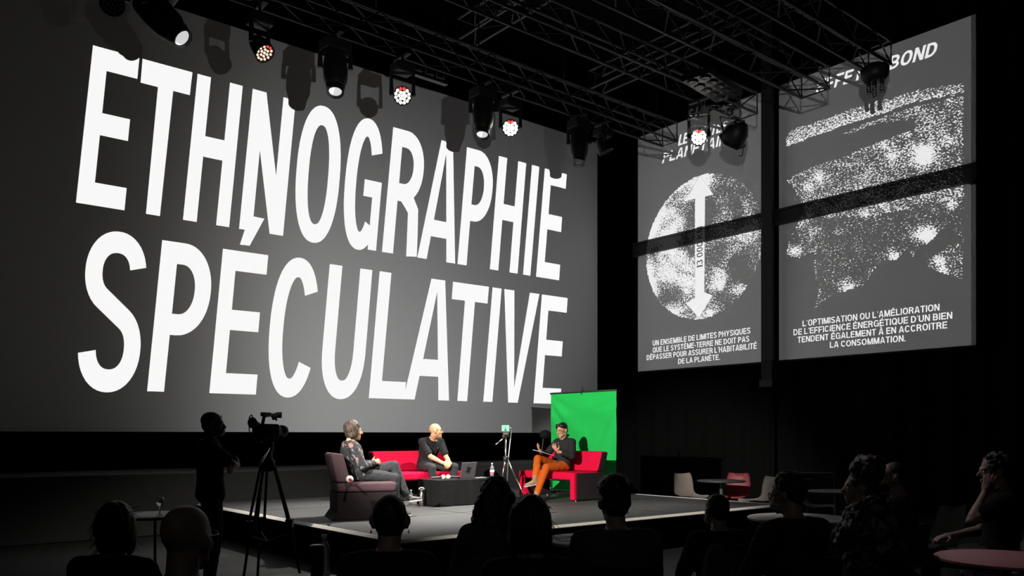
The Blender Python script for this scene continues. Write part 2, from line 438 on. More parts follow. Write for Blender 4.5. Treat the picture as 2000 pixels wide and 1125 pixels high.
def ccw(P):
    a = sum(P[i - 1][0] * P[i][1] - P[i][0] * P[i - 1][1] for i in range(len(P)))
    return P if a > 0 else P[::-1]
def slide_mesh(name, rect, white, dark, steiner=(), density=None):
    """flat film over rect=(u0,v0,u1,v1): triangles inside white outlines get material 1, dark ones 2, the rest 0"""
    V, Fc, role = [], [], []
    def put(P, r):
        P = ccw(P); i0 = len(V)
        V.extend(Vector(p) for p in P); Fc.append(list(range(i0, i0 + len(P)))); role.append(r)
    u0, v0, u1, v1 = rect
    put([(u0, v0), (u1, v0), (u1, v1), (u0, v1)], ('bg', 0))
    k = 0
    for kind, shapes in (('white', white), ('dark', dark)):
        for o_, h_ in shapes:
            k += 1
            put(o_, (kind, k))
            if h_: put(h_, (kind + '_hole', k))
    V.extend(Vector(p) for p in steiner)
    vs, _, fs, _, _, of = delaunay_2d_cdt(V, [], Fc, 0, 1e-5)
    me = bpy.data.meshes.new(name)
    faces, mi = [], []
    for f, org in zip(fs, of):
        if not org: continue
        rr = [role[i] for i in org]
        hw = {r[1] for r in rr if r[0] == 'white_hole'}; hd = {r[1] for r in rr if r[0] == 'dark_hole'}
        w = any(r[0] == 'white' and r[1] not in hw for r in rr)
        d = any(r[0] == 'dark' and r[1] not in hd for r in rr)
        faces.append(tuple(f)); mi.append(2 if d else (1 if w else 0))
    me.from_pydata([(v[0], v[1], 0) for v in vs], [], faces)
    me.polygons.foreach_set('material_index', mi)
    if density is not None:
        at = me.attributes.new('picture_tone', 'FLOAT', 'POINT')
        at.data.foreach_set('value', [density(v[0], v[1]) for v in vs])
    me.update()
    return me

def film(name, lens_local, dmax, kind, level=1.0, seed=0.0, grad=None):
    """projector film: Transparent BSDF whose tint evens out the throw (d/dmax)^3 and carries the picture and the painted falloff"""
    m = bpy.data.materials.new(name); m.use_nodes = True
    nt = m.node_tree; nt.nodes.clear(); N = nt.nodes.new; Lk = nt.links.new
    out = N('ShaderNodeOutputMaterial'); tr = N('ShaderNodeBsdfTransparent'); Lk(tr.outputs[0], out.inputs[0])
    tc = N('ShaderNodeTexCoord')
    ds = N('ShaderNodeVectorMath'); ds.operation = 'DISTANCE'; ds.inputs[1].default_value = lens_local
    Lk(tc.outputs['Object'], ds.inputs[0])
    def mth(op, a, b=None, clamp=False):
        n = N('ShaderNodeMath'); n.operation = op; n.use_clamp = clamp
        for i, x in enumerate((a, b)):
            if x is None: continue
            if isinstance(x, (int, float)): n.inputs[i].default_value = x
            else: Lk(x, n.inputs[i])
        return n.outputs[0]
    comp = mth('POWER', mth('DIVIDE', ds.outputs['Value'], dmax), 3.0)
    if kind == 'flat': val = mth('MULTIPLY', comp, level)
    elif kind == 'grad':  # bright centre and fade to the sides painted into the film tint
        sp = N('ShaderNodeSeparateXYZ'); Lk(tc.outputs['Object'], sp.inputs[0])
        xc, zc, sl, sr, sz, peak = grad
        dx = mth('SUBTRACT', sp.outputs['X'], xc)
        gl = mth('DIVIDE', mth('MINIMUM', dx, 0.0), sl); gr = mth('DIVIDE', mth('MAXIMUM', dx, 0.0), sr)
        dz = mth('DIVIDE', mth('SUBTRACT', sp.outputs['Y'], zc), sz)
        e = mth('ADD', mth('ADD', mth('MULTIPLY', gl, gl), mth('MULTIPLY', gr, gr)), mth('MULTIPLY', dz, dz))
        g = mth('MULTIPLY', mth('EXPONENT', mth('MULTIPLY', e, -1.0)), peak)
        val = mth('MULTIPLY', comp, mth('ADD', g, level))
    else:                                            # dithered picture, white dots on the flat ground
        at = N('ShaderNodeAttribute'); at.attribute_name = 'picture_tone'
        mp = N('ShaderNodeMapping'); mp.inputs['Scale'].default_value = (0.62, 1.0, 1.0); mp.inputs['Rotation'].default_value = (0, 0, -0.25)
        mp.inputs['Location'].default_value = (seed, seed, seed)
        Lk(tc.outputs['Object'], mp.inputs['Vector'])
        n1 = N('ShaderNodeTexNoise'); n1.inputs['Scale'].default_value = 42; n1.inputs['Detail'].default_value = 1.5
        Lk(mp.outputs[0], n1.inputs['Vector'])
        dth = mth('MULTIPLY', mth('SUBTRACT', n1.outputs['Fac'], 0.5), 2.6)
        on = mth('MULTIPLY', mth('SUBTRACT', mth('ADD', dth, at.outputs['Fac']), 0.5), 9.0, True)
        on = mth('MULTIPLY', on, mth('GREATER_THAN', at.outputs['Fac'], -0.4))
        val = mth('MULTIPLY', comp, mth('ADD', mth('MULTIPLY', on, 1.0 - level), level))
    Lk(val, tr.inputs['Color'])
    return m

# ------------------------------------------------------------------ the giant title screen and its projector
SCX0, SCX1, SCZ0, SCZ1 = 1.30, 15.32, 1.56, 9.03
big = empty('title_screen', ((SCX0 + SCX1) / 2, SCREEN_Y, SCZ0), 0, 'giant projection screen filling the back wall with a two-line white title', 'screen')
hx = (SCX1 - SCX0) / 2; hz = SCZ1 - SCZ0
bm = bm_new(); box(bm, (-hx, 0, 0), (hx, 0.02, hz)); obj('screen_cloth', bm, M['screen'], big)
bm = bm_new()
for a, b in (((-hx - .12, -.02, -.10), (hx + .02, .06, -0.001)), ((-hx - .12, -.02, hz + 0.001), (hx + .02, .06, hz + .12)),
             ((-hx - .12, -.02, 0), (-hx - .001, .06, hz)), ((hx + .001, -.02, 0), (hx + .02, .06, hz))):
    box(bm, a, b)
obj('frame', bm, M['drape'], big)

def quad_map(TL, TR, BL, BR):                       # unit square -> picture quad -> screen plane (X, Z)
    def solve():
        A, b = [], []
        for (u, v), (x, y) in (((0, 1), TL), ((1, 1), TR), ((0, 0), BL), ((1, 0), BR)):
            A.append([u, v, 1, 0, 0, 0, -u * x, -v * x]); b.append(x)
            A.append([0, 0, 0, u, v, 1, -u * y, -v * y]); b.append(y)
        return np.linalg.solve(np.array(A, float), np.array(b, float))
    h = solve()
    def f(p):
        w = h[6] * p[0] + h[7] * p[1] + 1
        q = on_y((h[0] * p[0] + h[1] * p[1] + h[2]) / w, (h[3] * p[0] + h[4] * p[1] + h[5]) / w, SCREEN_Y)
        return (q.x, q.z)
    return f
y1t = lambda x: 88.3 + .2725 * (x - 181.6)
y1b = lambda x: 395.6 + .161 * (x - 148.3)
y2t = lambda x: 468.8 + .1432 * (x - 316.8)
y2b = lambda x: 764.1 + .0311 * (x - 287.3)
TITLE = [  # letter, x of TL, TR, BL, BR along the row's top and bottom lines, stem share
    (1, 'E', 181.6, 272.3, 148.3, 243.1, .335), (1, 'T', 278.4, 376, 254, 342, .31), (1, 'H', 386, 474.2, 357.3, 447.6, .29),
    (1, 'N', 493.6, 577.5, 466.9, 552.8, .29), (1, 'O', 589, 674, 569, 653, .275), (1, 'G', 685, 755.5, 663, 734.4, .30),
    (1, 'R', 768, 835, 746, 816, .30), (1, 'A', 835, 911, 815, 889, .24), (1, 'P', 912, 967.5, 893.5, 949.5, .31),
    (1, 'H', 974.4, 1027.8, 956.7, 1010.9, .30), (1, 'I', 1039, 1053.4, 1021.5, 1035.8, 1), (1, 'E', 1064, 1107, 1046.9, 1092, .32),
    (2, 'S', 174, 291, 145, 268, .275), (2, 'P', 316.8, 421, 287.3, 391, .31), (2, 'E', 435.4, 524, 408.8, 499.6, .31),
    (2, 'C', 539, 631.5, 515, 607, .28), (2, 'U', 644, 727.3, 621.5, 706.5, .29), (2, 'L', 741.5, 812, 720.2, 790, .32),
    (2, 'A', 810, 900.5, 787.6, 877, .24), (2, 'T', 884.7, 954.9, 868, 936.5, .28), (2, 'I', 962, 979.8, 943.8, 961.6, 1),
    (2, 'V', 985, 1053.6, 968, 1034.5, .28), (2, 'E', 1058.4, 1108.7, 1042, 1094, .29)]
white = []
for row, ch, tl, tr, bl, br, s in TITLE:
    yt, yb = (y1t, y1b) if row == 1 else (y2t, y2b)
    f = quad_map((tl, yt(tl)), (tr, yt(tr)), (bl, yb(bl)), (br, yb(br)))
    for o_, h_ in glyph(ch, s, .142, 14):
        white.append(([f(p) for p in o_], [f(p) for p in h_] if h_ else None))
acc = [(490.0, 421.5), (516.4, 427.1), (487.7, 479.9), (468.5, 477.8), (477.5, 450.4)]
white.append(([(lambda q: (q.x, q.z))(on_y(x, y, SCREEN_Y)) for x, y in acc], None))

def hang_slide(me, mats, L, origin, axes, k, parent, name):
    """place a film drawn in screen metres at share k of the throw from lens L, inside its projector"""
    for m in mats: me.materials.append(m)
    o = bpy.data.objects.new(name, me); col.objects.link(o)
    R = Matrix((axes[0], axes[1], axes[2])).transposed().to_4x4()
    o.parent = parent; o.matrix_parent_inverse = Matrix.Translation(-parent.location)
    o.matrix_basis = Matrix.Translation(L + (Vector(origin) - L) * k) @ R @ Matrix.Scale(k, 4)
    return o
K = 0.01
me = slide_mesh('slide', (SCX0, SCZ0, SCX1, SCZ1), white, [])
corner = Vector((SCX1, SCREEN_Y, SCZ1)); dmaxM = (corner - L_MAIN).length
# film axes: u -> X, v -> Z, normal -> -Y ; lens in film coordinates
lensM = (L_MAIN.x, L_MAIN.z, SCREEN_Y - L_MAIN.y)
fm = [film('title_film_falloff', lensM, dmaxM, 'grad', 0.002, grad=(7.8, 2.3, 2.35, 5.0, 4.8, 0.265)),
      film('title_film_letters', lensM, dmaxM, 'flat', 1.0), film('title_film_dark', lensM, dmaxM, 'flat', 0.02)]
mp_ = empty('title_projector', (2.02, L_MAIN.y, 2.55), 0, 'black video projector hung from the ceiling, throwing the title image', 'projector')
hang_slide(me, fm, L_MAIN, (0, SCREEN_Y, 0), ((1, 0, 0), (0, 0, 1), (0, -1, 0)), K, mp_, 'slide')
def housing(parent, lo, hi, face, win):
    """closed black case with a window (a0,b0,a1,b1) cut into one face"""
    bm = bm_new(); t = .02
    lo, hi = Vector(lo) - parent.location, Vector(hi) - parent.location
    if face == 'y':
        a0, b0, a1, b1 = win[0] - parent.location.x, win[1] - parent.location.z, win[2] - parent.location.x, win[3] - parent.location.z
        box(bm, lo, (hi.x, lo.y + t, hi.z)); box(bm, (lo.x, lo.y + t, lo.z), (lo.x + t, hi.y, hi.z)); box(bm, (hi.x - t, lo.y + t, lo.z), (hi.x, hi.y, hi.z))
        box(bm, (lo.x + t, lo.y + t, lo.z), (hi.x - t, hi.y, lo.z + t)); box(bm, (lo.x + t, lo.y + t, hi.z - t), (hi.x - t, hi.y, hi.z))
        y0 = hi.y - .002
        box(bm, (lo.x + t, y0, lo.z + t), (a0, hi.y, hi.z - t)); box(bm, (a1, y0, lo.z + t), (hi.x - t, hi.y, hi.z - t))
        box(bm, (a0, y0, lo.z + t), (a1, hi.y, b0)); box(bm, (a0, y0, b1), (a1, hi.y, hi.z - t))
    else:
        a0, b0, a1, b1 = win[0] - parent.location.y, win[1] - parent.location.z, win[2] - parent.location.y, win[3] - parent.location.z
        box(bm, lo, (lo.x + t, hi.y, hi.z)); box(bm, (lo.x + t, lo.y, lo.z), (hi.x, lo.y + t, hi.z)); box(bm, (lo.x + t, hi.y - t, lo.z), (hi.x, hi.y, hi.z))
        box(bm, (lo.x + t, lo.y + t, lo.z), (hi.x, hi.y - t, lo.z + t)); box(bm, (lo.x + t, lo.y + t, hi.z - t), (hi.x, hi.y - t, hi.z))
        x0 = hi.x - .002
        box(bm, (x0, lo.y + t, lo.z + t), (hi.x, a0, hi.z - t)); box(bm, (x0, a1, lo.z + t), (hi.x, hi.y - t, hi.z - t))
        box(bm, (x0, a0, lo.z + t), (hi.x, a1, b0)); box(bm, (x0, a0, b1), (hi.x, a1, hi.z - t))
    return obj('casing', bm, M['fixture'], parent)
q = lambda L, p: L + (Vector(p) - L) * K
a, b = q(L_MAIN, (SCX0, SCREEN_Y, SCZ0)), q(L_MAIN, (SCX1, SCREEN_Y, SCZ1))
housing(mp_, (1.89, -.06, 2.55), (2.15, a.y, 2.70), 'y', (a.x, a.z, b.x, b.z))
def stand(parent, top):
    bm = bm_new(); tube(bm, [(0, -.04, top), (0, -.04, 11.0 - parent.location.z)], .016, 8); return obj('ceiling_pole', bm, M['steel_black'], parent)
stand(mp_, .15)

# ------------------------------------------------------------------ the two side screens
PX = WALL_X
LY0, LY1 = on_x(1246, 600, PX).y, on_x(1501, 600, PX).y
RY0, RY1 = on_x(1521.5, 500, PX).y, on_x(1906, 500, PX).y
PZ0, PZ1 = 3.13, 9.12
def side_screen(name, y0, y1, label):
    r = empty(name, (PX, (y0 + y1) / 2, PZ0), 0, label, 'screen'); h = abs(y0 - y1) / 2
    bm = bm_new(); box(bm, (0, -h, 0), (0.02, h, PZ1 - PZ0)); obj('screen_cloth', bm, M['screen'], r)
    bm = bm_new(); tube(bm, [(0.01, -h, -.02), (0.01, h, -.02)], .025, 8); obj('bottom_bar', bm, M['steel_black'], r)
    for yy in (-h * .8, h * .8):
        bm = bm_new(); tube(bm, [(0.01, yy, PZ1 - PZ0), (0.01, yy, 11.0 - PZ0)], .008, 6); obj('hanging_wire', bm, M['steel_black'], r)
    return r
side_screen('side_screen', LY0, LY1, 'tall side screen on the right wall showing the planet with a vertical arrow')
side_screen('side_screen', RY0, RY1, 'rightmost tall side screen showing night lights of a country seen from space')
o = empty('gallery_beam', (PX - .12, (LY0 + RY1) / 2, 6.06), 0, 'black horizontal beam crossing in front of both side screens', 'beam')
hb = (LY0 - RY1) / 2 + .06
bm = bm_new(); box(bm, (-.06, -hb, 0), (.06, hb, .05)); box(bm, (-.06, -hb, .28), (.06, hb, .33)); box(bm, (-.01, -hb, .05), (.01, hb, .28))
obj('girder', bm, M['black_paint'], o)
for yy in (-hb * .98, hb * .98, 0.1):
    bm = bm_new(); box(bm, (-.065, yy - .04, -.03), (.065, yy + .04, 0.0)); obj('bracket', bm, M['steel_black'], o)
o = empty('gallery_post', (PX - .235, (LY1 + RY0) / 2, 0), 0, 'black vertical post standing between the two side screens', 'post')
bm = bm_new(); hw = (LY1 - RY0) / 2 + .0
box(bm, (-.05, -hw, 2.7), (.04, hw, 10.9)); obj('upright', bm, M['black_paint'], o)
bm = bm_new(); box(bm, (-.07, -hw - .03, 2.55), (.07, hw + .03, 2.7)); obj('foot_plate', bm, M['steel_black'], o)
bm = bm_new(); box(bm, (.02, -.03, 0.0), (.05, .03, 2.55)); obj('lower_tube', bm, M['drape'], o)

# pictures on the side screens, drawn in screen metres: u = -Y (to the right), v = Z
def SP(x, y):
    p = on_x(x, y, PX); return (-p.y, p.z)
def line_px(text, xl, yl, xr, yr, cap_px, shear=0.0, stem=.19):
    (u0, v0), (u1, v1) = SP(xl, yl), SP(xr, yr)
    cap = abs(SP(xl, yl - cap_px)[1] - v0)
    W_ = u1 - u0
    out = []
    for o_, h_ in layout(text, W_, cap, stem, shear):
        g = lambda p: (u0 + p[0], v0 + p[1] + (v1 - v0) * p[0] / W_)
        out.append(([g(p) for p in o_], [g(p) for p in h_] if h_ else None))
    return out
whiteS, darkS = [], []
whiteS += line_px('UN ENSEMBLE DE LIMITES PHYSIQUES', 1274.7, 675.5, 1465.5, 651, 10.2)
whiteS += line_px('QUE LE SYSTÈME-TERRE NE DOIT PAS', 1274.7, 689, 1463.4, 667, 10.2)
whiteS += line_px("DÉPASSER POUR ASSURER L'HABITABILITÉ", 1263, 703.6, 1478, 680.8, 10.2)
whiteS += line_px('DE LA PLANÈTE.', 1324.6, 711, 1405.8, 702.6, 10.2)
whiteS += line_px("L'OPTIMISATION OU L'AMÉLIORATION", 1567.5, 637.6, 1835, 606.2, 11.6)
whiteS += line_px("DE L'EFFICIENCE ÉNERGÉTIQUE D'UN BIEN", 1549.8, 655, 1860, 622.2, 11.6)
whiteS += line_px('TENDENT ÉGALEMENT À EN ACCROITRE', 1557.6, 669.6, 1850, 641, 11.6)
whiteS += line_px('LA CONSOMMATION.', 1620.8, 679.5, 1768.3, 666.5, 11.6)
whiteS += line_px('PLANÉTAIRES', 1293, 319.4, 1450, 272, 19.5, .25, .21)
whiteS += line_px('LES LIMITES', 1324, 285, 1418, 255, 20.5, .25, .2)
whiteS += line_px('EFFET REBOND', 1593, 183, 1827, 108, 24, .25, .21)
# the double arrow
cA = lambda x, y: SP(x, y)
whiteS.append(([cA(1366, 342), cA(1393.5, 380), cA(1377, 384), cA(1375.5, 571), cA(1392, 577), cA(1365, 620.5), cA(1339.5, 592),
                cA(1357.5, 582), cA(1357.5, 388), cA(1341, 391.5)], None))
# 13 000 KM, reading upwards on the arrow shaft
(ua, va), (ub, vb) = SP(1372.3, 522.5), SP(1371.6, 441.5)
caph = SP(1372.3, 500)[0] - SP(1360.8, 500)[0]
for o_, h_ in layout('13 000 KM', vb - va, caph, .17):
    g = lambda p: (ua - p[1], va + p[0])
    darkS.append(([g(p) for p in o_], [g(p) for p in h_] if h_ else None))

def vnoise(x, y, seed=0):
    def hsh(i, j): 
        v = math.sin(i * 127.1 + j * 311.7 + seed * 74.7) * 43758.5453
        return v - math.floor(v)
    i, j = math.floor(x), math.floor(y); fx, fy = x - i, y - j
    fx, fy = fx * fx * (3 - 2 * fx), fy * fy * (3 - 2 * fy)
    return (hsh(i, j) * (1 - fx) + hsh(i + 1, j) * fx) * (1 - fy) + (hsh(i, j + 1) * (1 - fx) + hsh(i + 1, j + 1) * fx) * fy
def fbm(x, y, seed=0): return vnoise(x, y, seed) * .55 + vnoise(x * 2.1, y * 2.1, seed + 3) * .3 + vnoise(x * 4.3, y * 4.3, seed + 7) * .15
def inside(P, x, y):
    c = False; n = len(P)
    for i in range(n):
        x1, y1 = P[i - 1]; x2, y2 = P[i]
        if (y1 > y) != (y2 > y) and x < (x2 - x1) * (y - y1) / (y2 - y1) + x1: c = not c
    return c
def interp(xs, ys, x): return float(np.interp(x, xs, ys))
LAND_N = [(1535, 352), (1560, 337), (1600, 319), (1650, 304), (1690, 286), (1730, 271), (1768, 258), (1786, 247), (1760, 238), (1715, 241), (1660, 262), (1640, 262), (1700, 236), (1790, 205), (1882, 186), (1882, 384), (1800, 402), (1700, 425), (1575, 425), (1563, 395), (1552, 372)]
IBERIA = [(1572, 400), (1882, 360), (1882, 470), (1850, 440), (1820, 470), (1788, 492), (1786, 505), (1770, 486), (1750, 510), (1724, 514), (1708, 530), (1690, 556), (1660, 566), (1628, 578), (1589, 604), (1598, 572), (1590, 530), (1588, 492), (1560, 505), (1535, 500), (1542, 462), (1556, 440)]
SOUTH_E = [(1812, 508), (1850, 480), (1882, 470), (1882, 548), (1845, 535), (1806, 522)]
CITY = [(1805, 303, 22, 1.1), (1600, 345, 12, .5), (1578, 366, 12, .5), (1725, 285, 10, .4), (1655, 290, 10, .4), (1745, 305, 14, .35), (1850, 275, 14, .5), (1770, 262, 9, .4), (1695, 345, 10, .3), (1860, 398, 12, .7),
        (1808, 459, 20, 1.2), (1746, 500, 13, .9), (1835, 510, 12, .8), (1552, 490, 13, .7), (1655, 560, 18, .6), (1690, 420, 9, .5), (1725, 400, 8, .4), (1640, 455, 7, .4), (1590, 455, 18, .3), (1840, 530, 12, .6), (1570, 430, 16, .4)]
def dens_right(x, y):
    if x < 1534.5 or x > 1882.5: return -1
    top = interp([1534, 1540, 1550, 1596, 1692, 1788, 1882], [272, 261, 254, 238, 205, 177.6, 163], x)
    low = interp([1534, 1590, 1638, 1705, 1790, 1882], [288, 267, 250, 228, 200, 183], x)
    if y < top - 2: return -1
    v = -1.0
    if y < low:
        f = (low - y) / (low - top)
        v = .62 - .22 * f + .12 * fbm(x * .2, y * .2, 5)
        if x > 1700: v -= .12 * (x - 1700) / 180
        return v
    land = inside(LAND_N, x, y); ib = inside(IBERIA, x, y); se = inside(SOUTH_E, x, y)
    if not (land or ib or se): return -1
    v = (.30 + .55 * (fbm(x * .05, y * .1, 9) - .4)) if land else (.08 + .45 * (fbm(x * .05, y * .06, 4) - .4))
    if se: v = .28
    if land and y > 350: v += .05
    for cx, cy, r, s in CITY:
        d2 = ((x - cx) ** 2 + ((y - cy) * 1.25) ** 2) / (r * r)
        if d2 < 9: v += s * math.exp(-d2)
    if ib:                                           # bright coast line
        for i in range(len(IBERIA)):
            ax, ay = IBERIA[i - 1]; bx, by = IBERIA[i]
            if i in (1, 2): continue
            t = max(0, min(1, ((x - ax) * (bx - ax) + (y - ay) * (by - ay)) / ((bx - ax) ** 2 + (by - ay) ** 2 + 1e-6)))
            dd = math.hypot(x - ax - t * (bx - ax), y - ay - t * (by - ay))
            if dd < 9: v += .035 * (9 - dd) * (1 if ay > 480 else .5) * .5
    return v
pc, pr = Vector((-12.24, 5.97)), 1.71
def dens_left(u, v, x, y):
    dx, dy = (u - pc.x) / pr, (v - pc.y) / pr
    r = math.hypot(dx, dy)
    if r > 1.0: return -1
    sw = fbm(dx * 2.2 + 1.5 * fbm(dx * 1.6, dy * 1.6, 2) + 7, dy * 2.6 + 1.6 * fbm(dx * 1.7 + 9, dy * 1.9, 3), 11)
    d = .36 + 1.9 * (sw - .5)
    d += .35 * math.exp(-((dx + .45) ** 2 + (dy - .05) ** 2) / .12) + .45 * math.exp(-((dx - .3) ** 2 + (dy - .12) ** 2) / .035)
    d += .35 * math.exp(-((dx - .25) ** 2 + (dy + .62) ** 2) / .06)
    d -= .55 * math.exp(-((dx - .3) ** 2 + (dy + .12) ** 2) / .05) + .5 * math.exp(-((dx - .12) ** 2 + (dy + .35) ** 2) / .03)
    d += .35 * max(0, (r - .85) / .15) * (1 if dx < .2 else -.4)
    if dx > .55 and dy > .2: d -= (dx - .55) * .6
    return max(d, -.38)
def density(u, v):
    x, y = to_px((PX, -u, v))
    if x < 1511: return dens_left(u, v, x, y)
    return dens_right(x, y)
rng = random.Random(5)
st = []
u = -LY0 + .02
while u < -RY1:
    v = PZ0 + .9
    while v < PZ1 - .4:
        st.append((u + rng.uniform(-.006, .006), v + rng.uniform(-.006, .006)))
        v += .034
    u += .034
rectS = (-LY0 - .02, PZ0 - .02, -RY1 + .02, PZ1 + .02)
meS = slide_mesh('slide', rectS, whiteS, darkS, st, density)
dmaxS = max((Vector((PX, y, PZ1)) - L_SIDE).length for y in (LY0, RY1))
lensS = (-L_SIDE.y, L_SIDE.z, PX - L_SIDE.x)
fs_ = [film('side_film_picture', lensS, dmaxS, 'dither', 0.062, 3.1), film('side_film_letters', lensS, dmaxS, 'flat', 1.0), film('side_film_dark', lensS, dmaxS, 'flat', 0.03)]
sp_ = empty('side_projector', (-.65, -.47, 2.43), 0, 'black video projector hung behind the camera, throwing both side images', 'projector')
hang_slide(meS, fs_, L_SIDE, (PX, 0, 0), ((0, -1, 0), (0, 0, 1), (-1, 0, 0)), K, sp_, 'slide')
a, b = q(L_SIDE, (PX, RY1, PZ0)), q(L_SIDE, (PX, LY0, PZ1))
housing(sp_, (-.80, -.61, 2.43), (a.x, -.33, 2.62), 'x', (a.y, a.z, b.y, b.z))
stand(sp_, .19)
# ------------------------------------------------------------------ overhead rig
def truss(label, a, b, w=0.36, h=0.36, r=0.024, group='dark lighting trusses under the ceiling', hang=True):
    a, b = Vector(a), Vector(b); t = (b - a); L = t.length
    rz = math.atan2(t.y, t.x)
    e = empty('truss', a, rz, label, 'truss', group)
    for y in (-w / 2, w / 2):
        for z in (0, h):
            bm = bm_new(); tube(bm, [(0, y, z), (L, y, z)], r, 8); obj('chord', bm, M['truss'], e, smooth=True)
    bm = bm_new(); n = max(2, int(L / 0.5)); s = L / n
    for i in range(n):
        x0, x1 = i * s, (i + 1) * s
        for y in (-w / 2, w / 2): tube(bm, [(x0, y, 0 if i % 2 else h), (x1, y, h if i % 2 else 0)], r * .5, 5)
        for z in (0, h): tube(bm, [(x0, -w / 2 if i % 2 else w / 2, z), (x1, w / 2 if i % 2 else -w / 2, z)], r * .5, 5)
    for x in (0, L):
        tube(bm, [(x, -w / 2, 0), (x, w / 2, 0), (x, w / 2, h), (x, -w / 2, h)], r * .6, 6, closed=True)
    obj('bracing', bm, M['bracing'], e)
    if hang:
        k = max(2, int(L / 4) + 1)
        for i in range(k):
            bm = bm_new(); x = .4 + (L - .8) * i / (k - 1); tube(bm, [(x, 0, h), (x, 0, 11.0 - a.z)], .012, 6)
            obj('hanging_cable', bm, M['steel_black'], e)
    return e
TZ = 7.22
T1Y, T2Y, T3Y, T4Y = 10.5, 8.70, 7.40, 6.30
XE = 12.74
truss('black lighting truss carrying the bright lamps along the top of the title screen', (-1.0, T1Y, TZ), (XE, T1Y, TZ))
truss('black truss ending in front of the planet screen, second row back', (-0.5, T2Y, TZ), (XE, T2Y, TZ))
truss('black truss whose open end crosses the title of the rightmost side screen', (0.0, T3Y, TZ), (XE, T3Y, TZ), w=.5)
truss('black truss nearest the camera, ending with a round dark box', (2.0, T4Y, TZ + .05), (XE, T4Y, TZ + .05))
CROSS = [(5.2, 'black upper truss running away from the camera, leftmost of the three'), (8.6, 'black upper truss running away from the camera, middle of the three'), (11.8, 'black upper truss running away from the camera, rightmost of the three')]
for x, lb in CROSS: truss(lb, (x, 5.0, 8.35), (x, 11.6, 8.35), group='upper trusses running towards the title screen')
g = 'thin ceiling pipes above the trusses'
for i, (Y, zz) in enumerate(((7.9, 8.9), (9.4, 9.3), (10.6, 8.75), (11.7, 9.5), (12.8, 9.0), (13.8, 9.6))):
    bm = bm_new(); tube(bm, [(0, Y, zz), (15.2, Y, zz)], .026, 8)
    for x in (2.0, 7.5, 13.0): tube(bm, [(x, Y, zz), (x, Y, 11.0)], .01, 5)
    o = obj('ceiling_pipe', bm, M['truss'], smooth=True)
    tag(o, 'thin dark pipe running across just below the black ceiling', 'pipe', g)
# wrapped box at the end of the nearest truss
e = empty('junction_box', (XE - .15, T4Y, TZ - .02), 0, 'round dark box fixed to the end of the nearest truss', 'box')
bm = bm_new(); lathe(bm, [(.16, -.17), (.2, -.1), (.21, .02), (.16, .06)], 18); obj('casing', bm, M['fixture'], e, smooth=True)
bm = bm_new()
for k, (x, y) in enumerate(((-.1, .05), (.02, -.1), (.1, .06))): tube(bm, [(x, y, -.15), (x, y, -.34), (x + .03, y, -.37)], .035, 8)
obj('connector', bm, M['fixture'], e)

def hex_poly(r, n=6): return [(r * math.cos(2 * PI * k / n + PI / 6), r * math.sin(2 * PI * k / n + PI / 6)) for k in range(n)]
def clamp_part(e, z0, z1):
    bm = bm_new(); tube(bm, [(0, 0, z0), (0, 0, z1)], .022, 8); box(bm, (-.04, -.2, z1 - .03), (.04, .2, z1 + .0015)); obj('clamp', bm, M['steel_black'], e)
def yoke_part(e, piv, base_z, half, M3, width=.03):
    bm = bm_new()
    ax = M3 @ Vector((1, 0, 0)); ax.z = 0; ax.normalize()
    p = [piv + ax * half, Vector((0, 0, base_z)) + ax * half, Vector((0, 0, base_z)) - ax * half, piv - ax * half]
    tube(bm, p, width, 6); obj('yoke', bm, M['fixture'], e)
def moving_head(lens, axis, hang_z, label, lit=True, size=1.0):
    lens = Vector(lens); d = Vector(axis).normalized(); L = .66 * size
    piv = lens - d * L * .62
    e = empty('moving_head', (piv.x, piv.y, hang_z - .045), 0, label, 'stage light', 'moving-head lamps on the front truss')
    lp = lens - e.location; pv = piv - e.location
    R3 = d.to_track_quat('-Z', 'Y').to_matrix()
    bm = bm_new(); box(bm, (-.19 * size, -.15 * size, -.24), (.19 * size, .15 * size, -.08)); obj('base', bm, M['fixture'], e, bevel=.02)
    clamp_part(e, -.08, .02)
    yoke_part(e, pv, -.27, .21 * size, R3, .04 * size)
    Mx = Matrix.Translation(lp) @ R3.to_4x4()
    bm = bm_new(); s = size
    lathe(bm, [(.10 * s, L), (.155 * s, L * .94), (.175 * s, L * .62), (.165 * s, L * .30), (.125 * s, L * .14), (.118 * s, .02), (.118 * s, -.025), (.098 * s, -.025), (.098 * s, 0.0)], 24, Mx)
    hd = obj('head', bm, M['fixture'], e, autosmooth=35)
    bm = bm_new()
    for zz in (.07, .105): lathe(bm, [(.128 * s, zz), (.134 * s, zz + .006), (.134 * s, zz + .014), (.128 * s, zz + .02)], 24, Mx)
    obj('focus_ring', bm, M['steel_black'], hd, smooth=True)
    bm = bm_new(); lathe(bm, [(.004, -.016), (.05 * s, -.012), (.096 * s, .002), (.096 * s, .012)], 24, Mx)
    obj('lens', bm, M['lens_soft'] if lit else M['lens_dark'], hd, smooth=True)
    return e
